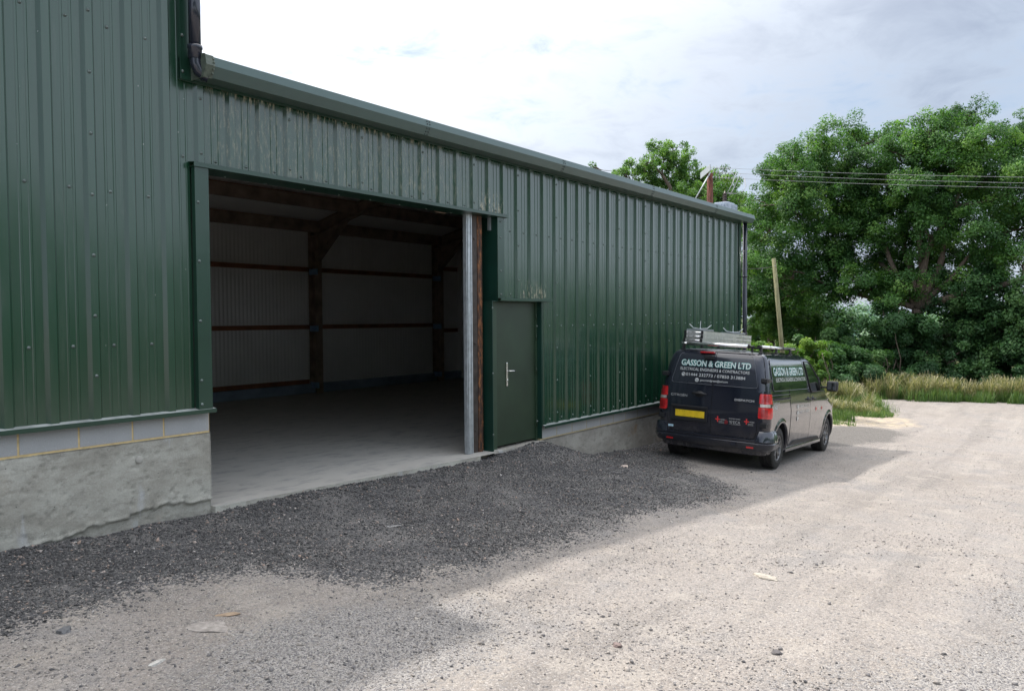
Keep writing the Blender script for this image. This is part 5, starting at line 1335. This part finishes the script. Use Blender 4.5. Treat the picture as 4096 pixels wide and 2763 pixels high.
OAK = [(u, v+((45 if u > 3450 else 8) if v < 720 else 0), r) for u, v, r in OAK] + [(3580,1120,70),(3640,1090,60),(3700,1150,60),(3760,1080,65),(3830,1120,70),(3600,1200,55),(3440,1120,70),(3095,680,60),(3140,640,60),(3060,900,70),(3035,820,50)]
bl = px_blobs(OAK, 39, 2.2, 4)
tt = at(3672, 1235, 38)
A3 = lambda u, v, d=39: tuple(at(u, v, d))
tree('oak_tree', 'huge spreading oak on the far side of the track, tallest tree of all', 'trees round the yard', gpt(3650,1500,38), bl, 350000, .098, L_OAK, .29,
     [(A3(3800,930,38.4), .24, .06), (A3(3720,800,39), .20, .06), (A3(3900,1000,38), .17, .06), (A3(3500,1020,40), .19, .06), (A3(4150,1105,37.5), .20, .08), (A3(3330,1150,39), .14, .07), (A3(3620,860,39.5), .17, .09), (A3(3840,760,38.5), .17, .08), (A3(3420,840,40), .14, .07)],
     21, per=1.9, sub_r=.47, fill=.32, trunk_top=(tt.x, tt.y, tt.z))
# tree behind the shed
TB = [(2640,600,55),(2590,650,60),(2490,690,48),(2530,735,60),(2690,640,60),(2740,690,65),(2640,735,80),(2840,700,48),(2820,770,70),(2900,760,58),(2960,840,55),(2740,800,80),(2910,860,80),(2420,740,55),(2990,930,80),(2370,668,16),(2480,740,60),(2600,700,70),(2700,600,50),(2800,740,80),(2870,790,70),(2650,800,90),(2760,750,70),(2960,790,45),(2990,840,50),(2930,720,40),(2760,640,45),(2880,700,40)]
tb_ = px_blobs(TB, 46, 1.5, 9)
t2 = at(2720, 1000, 46)
tree('oak_tree', 'loose light green tree rising behind the shed roof, left of the red pole', 'trees round the yard', (t2.x, t2.y, gz(t2.x,t2.y)), tb_, 52000, .12, L_ASH, .30,
     [(A3(2650,700,46), .2, .08), (A3(2860,800,46), .18, .08), (A3(2560,760,46), .15, .07)], 31, per=2.2, sub_r=.36, fill=.35, trunk_top=tuple(at(2720,900,46)))
# tree between: fresh green, behind the leaning post
TC = [(3010,1060,90),(3060,1150,100),(3150,1130,90),(3000,1230,100),(3110,1260,100),(3220,1240,80),(2960,1150,80),(3280,1310,70),(3180,1340,70),(3010,1330,80)]
tree('hawthorn_tree', 'fresh green tree right of the shed corner, behind the leaning post', 'trees round the yard', gpt(3080,1400,42), px_blobs(TC, 42, 1.5, 5), 60000, .115, L_ASH, .2,
     [(A3(3010,1160,42), .12, .06), (A3(3160,1200,42), .12, .06)], 41, per=1.3, sub_r=.42, fill=.3)
# darker tree mass at the right edge
TD = [(3830,1210,95),(3930,1160,80),(4040,1200,110),(4130,1280,120),(3900,1290,115),(4020,1340,120),(3800,1340,100),(3880,1430,115),(4010,1460,120),(4120,1430,110),(3790,1460,85),(4220,1350,120)]
tree('maple_tree', 'dense very dark green tree filling the right edge above the long grass', 'trees round the yard', gpt(3980,1500,38), px_blobs(TD, 38, 1.0, 6), 90000, .115, L_DARK, .2,
     [(A3(3900,1300,38), .12, .05), (A3(4080,1300,38), .12, .05)], 51, per=1.5, sub_r=.45, fill=.3)
# ivy round the oak's foot, brambles, hedge
bush('ivy', 'dark ivy and elder smothering the foot of the big oak', px_blobs([(3640,1330,70),(3600,1420,80),(3680,1440,75),(3560,1280,70),(3640,1510,80),(3530,1360,70),(3720,1520,60),(3600,1560,60)], 36.6, .6, 7), 52000, .10, L_DARK, 61)
bush('bramble_bush', 'mottled green bramble bush with yellow specks beside the track, in front of the oak', px_blobs([(3440,1470,75),(3500,1440,60),(3380,1500,60),(3480,1530,65),(3540,1520,50),(3420,1555,45),(3380,1570,40),(3480,1580,40)], 33.6, .5, 8), 46000, .075, L_BRAM, 62)
bush('elder_bush', 'leafy green bush right behind the van cab and mirror', px_blobs([(3330,1420,70),(3270,1390,60),(3360,1480,60),(3300,1500,70),(3260,1450,60),(3340,1550,60),(3260,1550,60),(3350,1600,50)], 32.8, .6, 10), 44000, .09, L_BRAM, 63)
bush('hedge', 'sunlit yellow green hedge seen just over the van roof', px_blobs([(2990,1410,45),(3040,1405,42),(3085,1415,40),(3140,1425,38),(3190,1420,42),(3240,1415,45),(3000,1480,60),(3080,1480,60),(3160,1480,60),(3230,1480,55),(3060,1560,60),(3180,1560,60),(2960,1420,45),(3290,1430,45),(3020,1440,50),(3110,1445,50),(3210,1450,50),(3270,1500,55),(3050,1385,35),(3150,1395,35),(3250,1390,38)], 30, .4, 11), 60000, .07, L_YEL, 64, cat='hedge', sub_r=.30, per=3.5, fill=.5)
bush('shrub', 'thin dark shrub in shade between the two gaps under the oak', px_blobs([(3420,1400,45),(3350,1340,50),(3290,1370,45),(3480,1380,50),(3420,1480,60)], 37, .6, 12), 18000, .10, L_DARK, 65)
bush('shrub', 'dark tangled shrub along the tall grass at the far right', px_blobs([(3760,1530,50),(3860,1525,55),(3960,1535,55),(4070,1530,60),(4160,1530,60),(3820,1580,50),(3920,1580,50),(4020,1590,50)], 35.8, .5, 13), 40000, .10, L_DARK, 66)
# farther off
def far_tree(u, v, d, lst, total, mat, label, seed, leaf=.35):
    g0 = at(u, 1300, d); tree('distant_tree', label, 'far trees beyond the field', (g0.x, g0.y, gz(g0.x,g0.y)-1), px_blobs(lst, d, 2, seed), total, leaf, mat, .3, [(tuple(at(u, v, d)), .2, .1)], seed, per=.9, sub_r=1.2, fill=.3)
far_tree(3430,1300,95,[(3400,1300,50),(3450,1270,45),(3500,1310,50),(3440,1340,55),(3370,1350,50),(3520,1350,50)],16000,L_HAZE,'pale blue green tree seen far off through the gap left of the oak trunk',71)
far_tree(3730,1300,100,[(3720,1300,45),(3770,1310,45),(3690,1330,45),(3750,1350,45)],9000,L_HAZE,'pale tree glimpsed far off right of the oak trunk',72)
far_tree(3250,1300,75,[(3180,1240,60),(3260,1230,60),(3330,1270,60),(3120,1290,60),(3240,1310,70),(3320,1340,60),(3060,1300,70)],22000,L_DARK,'dark tree standing beyond the leaning post',73,.28)
far_tree(3950,1300,70,[(3860,1300,70),(3980,1290,70),(4090,1300,70),(3920,1370,70),(4040,1370,70)],14000,L_DARK,'dark tree far behind the right hand shrubs',74,.28)

# grass
def grass(name, label, pts, h0, h1, mat, rng, width=.010, bend=.35, seed_head=.0, tone=(.5,.2)):
    n = len(pts); a = rng.uniform(0, 2*PI, n); H = rng.uniform(h0, h1, n)*(.45+1.1*smooth01((fbm(pts[:,0]*.8+7, pts[:,1]*.8)-.28)/.36)); zb = ground_z(pts[:,0], pts[:,1])-.02
    B = np.stack([pts[:,0], pts[:,1], zb], 1); d = np.stack([np.cos(a), np.sin(a), a*0], 1); s = np.stack([-np.sin(a), np.cos(a), a*0], 1)
    bd = rng.uniform(.1, 1, n)*bend
    w_ = (width*rng.uniform(.7,1.5,n))[:,None]; up = np.array([0,0,1.])
    p1 = B+up*(H*.55)[:,None]+d*(H*bd*.25)[:,None]; p2 = B+up*(H*(1-.25*bd))[:,None]+d*(H*bd)[:,None]
    hw_ = np.where(rng.random(n) < seed_head, 1.5, .25)[:,None]
    V = np.stack([B-s*w_*.5, B+s*w_*.5, p1+s*w_*.45, p1-s*w_*.45, p2+s*w_*.5*hw_, p2-s*w_*.5*hw_], 1).reshape(-1,3)
    i = np.arange(n)*6; F = np.concatenate([np.stack([i,i+1,i+2,i+3],-1), np.stack([i+3,i+2,i+4,i+5],-1)])
    me = np_mesh(name, V, F); base = np.clip(rng.normal(tone[0], tone[1], n), 0, 1)
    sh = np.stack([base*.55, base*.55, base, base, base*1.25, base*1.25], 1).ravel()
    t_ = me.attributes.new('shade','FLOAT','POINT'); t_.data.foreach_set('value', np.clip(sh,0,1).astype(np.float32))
    return tag(mesh_obj(name, me, mat), label, 'grass', kind='stuff')
L_GRASS = leaf_mat('tall_grass', [(0,(.05,.085,.028)),(.3,(.12,.155,.055)),(.55,(.25,.24,.12)),(.8,(.40,.355,.23)),(1,(.52,.46,.34))], .3)
L_GREEN = leaf_mat('short_grass', [(0,(.035,.08,.020)),(.5,(.085,.165,.042)),(1,(.20,.26,.10))], .35)
def along(poly, n, d0, d1, rng):
    P = np.array(poly, float); seg = np.diff(P, axis=0); L = np.hypot(seg[:,0], seg[:,1]); k = rng.choice(len(seg), n, p=L/L.sum()); t = rng.random(n)
    nrm = np.stack([-seg[:,1], seg[:,0]], 1)/L[:,None]; o = rng.uniform(d0, d1, n)
    return P[k]+seg[k]*t[:,None]+nrm[k]*o[:,None]
FAR = [(26.6,.3),(27.78,-.15),(28.11,-.81),(29.22,-2.33),(30.07,-3.87),(30.9,-4.95),(32.4,-7)]
g = np.random.default_rng(77)
pts = along(FAR, 52000, .10, 3.0, g); nn = fbm(pts[:,0]*1.2, pts[:,1]*1.2); pts = pts[nn > .42]
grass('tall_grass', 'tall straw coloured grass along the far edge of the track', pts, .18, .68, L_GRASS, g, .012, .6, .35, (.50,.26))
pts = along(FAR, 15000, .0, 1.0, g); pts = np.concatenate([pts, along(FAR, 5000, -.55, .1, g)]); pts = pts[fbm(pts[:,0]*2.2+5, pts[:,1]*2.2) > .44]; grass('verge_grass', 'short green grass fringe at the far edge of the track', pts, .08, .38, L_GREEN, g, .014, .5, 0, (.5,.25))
def in_poly(n, poly, rng, margin=0):
    P = np.array(poly); x = rng.uniform(P[:,0].min(), P[:,0].max(), n); y = rng.uniform(P[:,1].min(), P[:,1].max(), n)
    k = poly_dist(x, y, poly) + warp(x, y)*.5 > margin; return np.stack([x[k], y[k]], 1)
NEARV = [(18.9,-.35),(20.6,-.62),(21.38,-1.70),(21.9,-2.05),(22.9,-1.75),(24.2,-1.2),(26.99,-.35),(27.5,1.0),(25.5,3.0),(20,3.2),(17.5,2.0)]
pts = in_poly(120000, NEARV, g, .45); nn = fbm(pts[:,0]*.9+3, pts[:,1]*.9); pts = pts[nn > .30]
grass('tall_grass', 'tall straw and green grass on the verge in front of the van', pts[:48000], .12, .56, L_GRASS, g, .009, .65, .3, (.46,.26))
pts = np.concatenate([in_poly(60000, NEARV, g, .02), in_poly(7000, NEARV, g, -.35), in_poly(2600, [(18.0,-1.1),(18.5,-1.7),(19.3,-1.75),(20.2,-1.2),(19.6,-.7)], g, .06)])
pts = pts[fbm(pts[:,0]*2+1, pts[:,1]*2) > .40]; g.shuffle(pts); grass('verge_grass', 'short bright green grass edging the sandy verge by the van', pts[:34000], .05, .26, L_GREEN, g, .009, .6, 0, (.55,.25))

# tree line across the yard: it is what the cladding and the van mirror
g = np.random.default_rng(5); bl = []
for i in range(46):
    t = i/45; x = -34+t*118; y = -27+2.5*math.sin(i*1.7)+(x > 40)*(x-40)*.30; r = g.uniform(1.8, 2.9)+max(0, min(1.6, (8-x)*.08))
    bl.append(((x, y, gz(min(x,60), -20)+r*.9+g.uniform(.3,1.2)+2.2+max(0, min(4.2, (14-x)*.22))), r)); bl.append(((x+1, y, gz(min(x,60), -20)+2.2), 2.2)); bl.append(((x+g.uniform(-1,1), y-.6, gz(min(x,60), -20)+1.0), 1.8))
tl, _ = foliage('treeline', bl, 46000, .55, L_OAK, None, g, .5, 1.1, .5)
tag(tl, 'far hedge and trees across the field behind the viewer', 'treeline', kind='stuff')

# ------------------------------------------------------------------ poles and lines
pt = at(2840, 694, 26); PB = (pt.x, pt.y, gz(pt.x, pt.y))
up = empty('utility_pole', PB); tag(up, 'red brown wooden electricity pole rising behind the end of the shed roof', 'utility pole')
inv = Matrix.Translation(up.location).inverted(); kids = []
mb = MB(); mb.tube([(pt.x, pt.y, PB[2]-.5), (pt.x, pt.y, 3), (pt.x, pt.y, pt.z)], [.125,.105,.095], 16); kids.append(mb.build('pole', REDPOLE, up))
def bar(mb, a, b_, w_, h_, mi=0):
    a, b_ = Vector(a), Vector(b_); t = (b_-a); L = t.length; t.normalize(); s_ = t.cross(Vector((0,0,1))).normalized(); u_ = s_.cross(t)
    mb.box(0, L, -w_/2, w_/2, -h_/2, h_/2, .004, mi, Matrix(((t.x,s_.x,u_.x,a.x),(t.y,s_.y,u_.y,a.y),(t.z,s_.z,u_.z,a.z),(0,0,0,1))))
AX = at(2803,704,26.6); BX = at(2842,670,25.4)
mb = MB(); bar(mb, AX, BX, .03, .20); kids.append(mb.build('crossarm', M_GALV, up))
for u0, v0 in ((2842,672),(2852,690),(2852,710)):
    a = at(u0, v0, 25.8); b_ = at(u0+75, v0+4, 25.6); mb = MB()
    for k in range(7): c_ = a.lerp(b_, k/6); mb.lathe([(.0001,.02),(.045,.012),(.028,-.008),(.0001,-.012)], Matrix.Translation(c_) @ (b_-a).to_track_quat('Z','Y').to_matrix().to_4x4(), 10)
    kids.append(mb.build('insulator', simple('insulator_grey', (.42,.44,.44), .4), up))
mb = MB(); mb.tube([at(2842,690,25.8), at(2782,795,26.0), at(2700,935,26.3)], .022, 6); kids.append(mb.build('stay_wire', M_GALV, up))
tx = at(2898, 833, 25.3)
txo = MB(); txo.box(tx.x-.28, tx.x+.28, tx.y-.22, tx.y+.22, tx.z-.45, tx.z+.16, .02)
for i in range(6): txo.box(tx.x-.27+i*.105, tx.x-.235+i*.105, tx.y-.30, tx.y+.30, tx.z-.42, tx.z+.10, .004)
for i in range(5): txo.box(tx.x-.33, tx.x+.33, tx.y-.19+i*.09, tx.y-.165+i*.09, tx.z-.42, tx.z+.10, .004)
tfm = txo.build('transformer', simple('transformer_grey', (.42,.48,.56), .5, .2), up); kids.append(tfm)
for i, dx in enumerate((-.14, 0, .14)):
    mb = MB(); z0 = tx.z+.16
    for k in range(4): mb.lathe([(.028,z0+k*.075),(.062,z0+k*.075+.02),(.028,z0+k*.075+.06)], Matrix.Translation((tx.x+dx, tx.y+dx*.5, 0)), 12)
    mb.tube([(tx.x+dx, tx.y+dx*.5, z0), (tx.x+dx, tx.y+dx*.5, z0+.34)], .022, 8); o = mb.build('bushing', simple('brown_porcelain', (.05,.03,.028), .3), tfm); kids.append(o)
mb = MB(); bar(mb, (pt.x, pt.y, tx.z+.10), (tx.x, tx.y, tx.z+.10), .06, .08); kids.append(mb.build('bracket', V_BLACK, up))
def sag(a, b_, s, n=16): return [a.lerp(b_, k/n)-Vector((0,0,s*4*(k/n)*(1-k/n))) for k in range(n+1)]
W_STEEL = simple('lead_wire', (.30,.31,.32), .5, .4)
for P3 in ([at(2945,690,25.6), at(2930,735,25.4), at(2905,780,25.3)], [at(2962,694,25.6), at(2950,720,25.5), at(2932,760,25.3), at(2918,782,25.3)], [at(2977,713,25.6), at(2984,745,25.5), at(2972,766,25.4), at(2945,775,25.3), at(2912,774,25.3)]):
    mb = MB(); mb.tube(P3, .011, 6); kids.append(mb.build('lead_wire', W_STEEL, up))
for o in kids:
    if o.parent == up: o.matrix_parent_inverse = inv
for o in kids:
    if o.parent == tfm: o.matrix_parent_inverse = Matrix.Identity(4)
WIRE = simple('conductor', (.16,.17,.18), .6, .2)
for i, (v0, v1, wd) in enumerate(((670,693,'topmost'),(689,716,'middle'),(709,735,'lowest'))):
    a = at(2850, v0, 25.8); b_ = at(4096, v1, 21.5); far = a+(b_-a)*1.6
    mb = MB(); mb.tube(sag(a, far, .10, 24), .005, 5); tag(mb.build('power_line', WIRE), f'{wd} of the three overhead wires crossing in front of the oak', 'power line', 'overhead wires from the red pole')
lt, lb_ = at(3095, 1034, 24), at(3130, 1420, 24)
d_ = (lb_-lt); foot = lt+d_*((lt.z-(gz(lb_.x,lb_.y)-.3))/(-d_.z))
POST = empty('wooden_post', (foot.x, foot.y, gz(foot.x, foot.y))); tag(POST, 'grey green leaning timber post standing in the hedge right of the shed', 'post')
mb = MB(); mb.tube([foot, foot.lerp(lt,.5), lt], [.070,.065,.058], 12); po = mb.build('post', WOODP, POST); po.matrix_parent_inverse = Matrix.Translation(POST.location).inverted()
mb = MB(); c_ = foot.lerp(lt,.955); mb.tube([c_+Vector((-.09,-.05,0)), c_+Vector((.09,.05,0))], .012, 6); po = mb.build('bolt', M_GALV, POST); po.matrix_parent_inverse = Matrix.Translation(POST.location).inverted()
mb = MB(); mb.tube(sag(foot.lerp(lt,.95), at(2700, 1010, 27), .25), .008, 5); tag(mb.build('cable', V_BLACK), 'thin black cable from the leaning post towards the shed', 'cable')
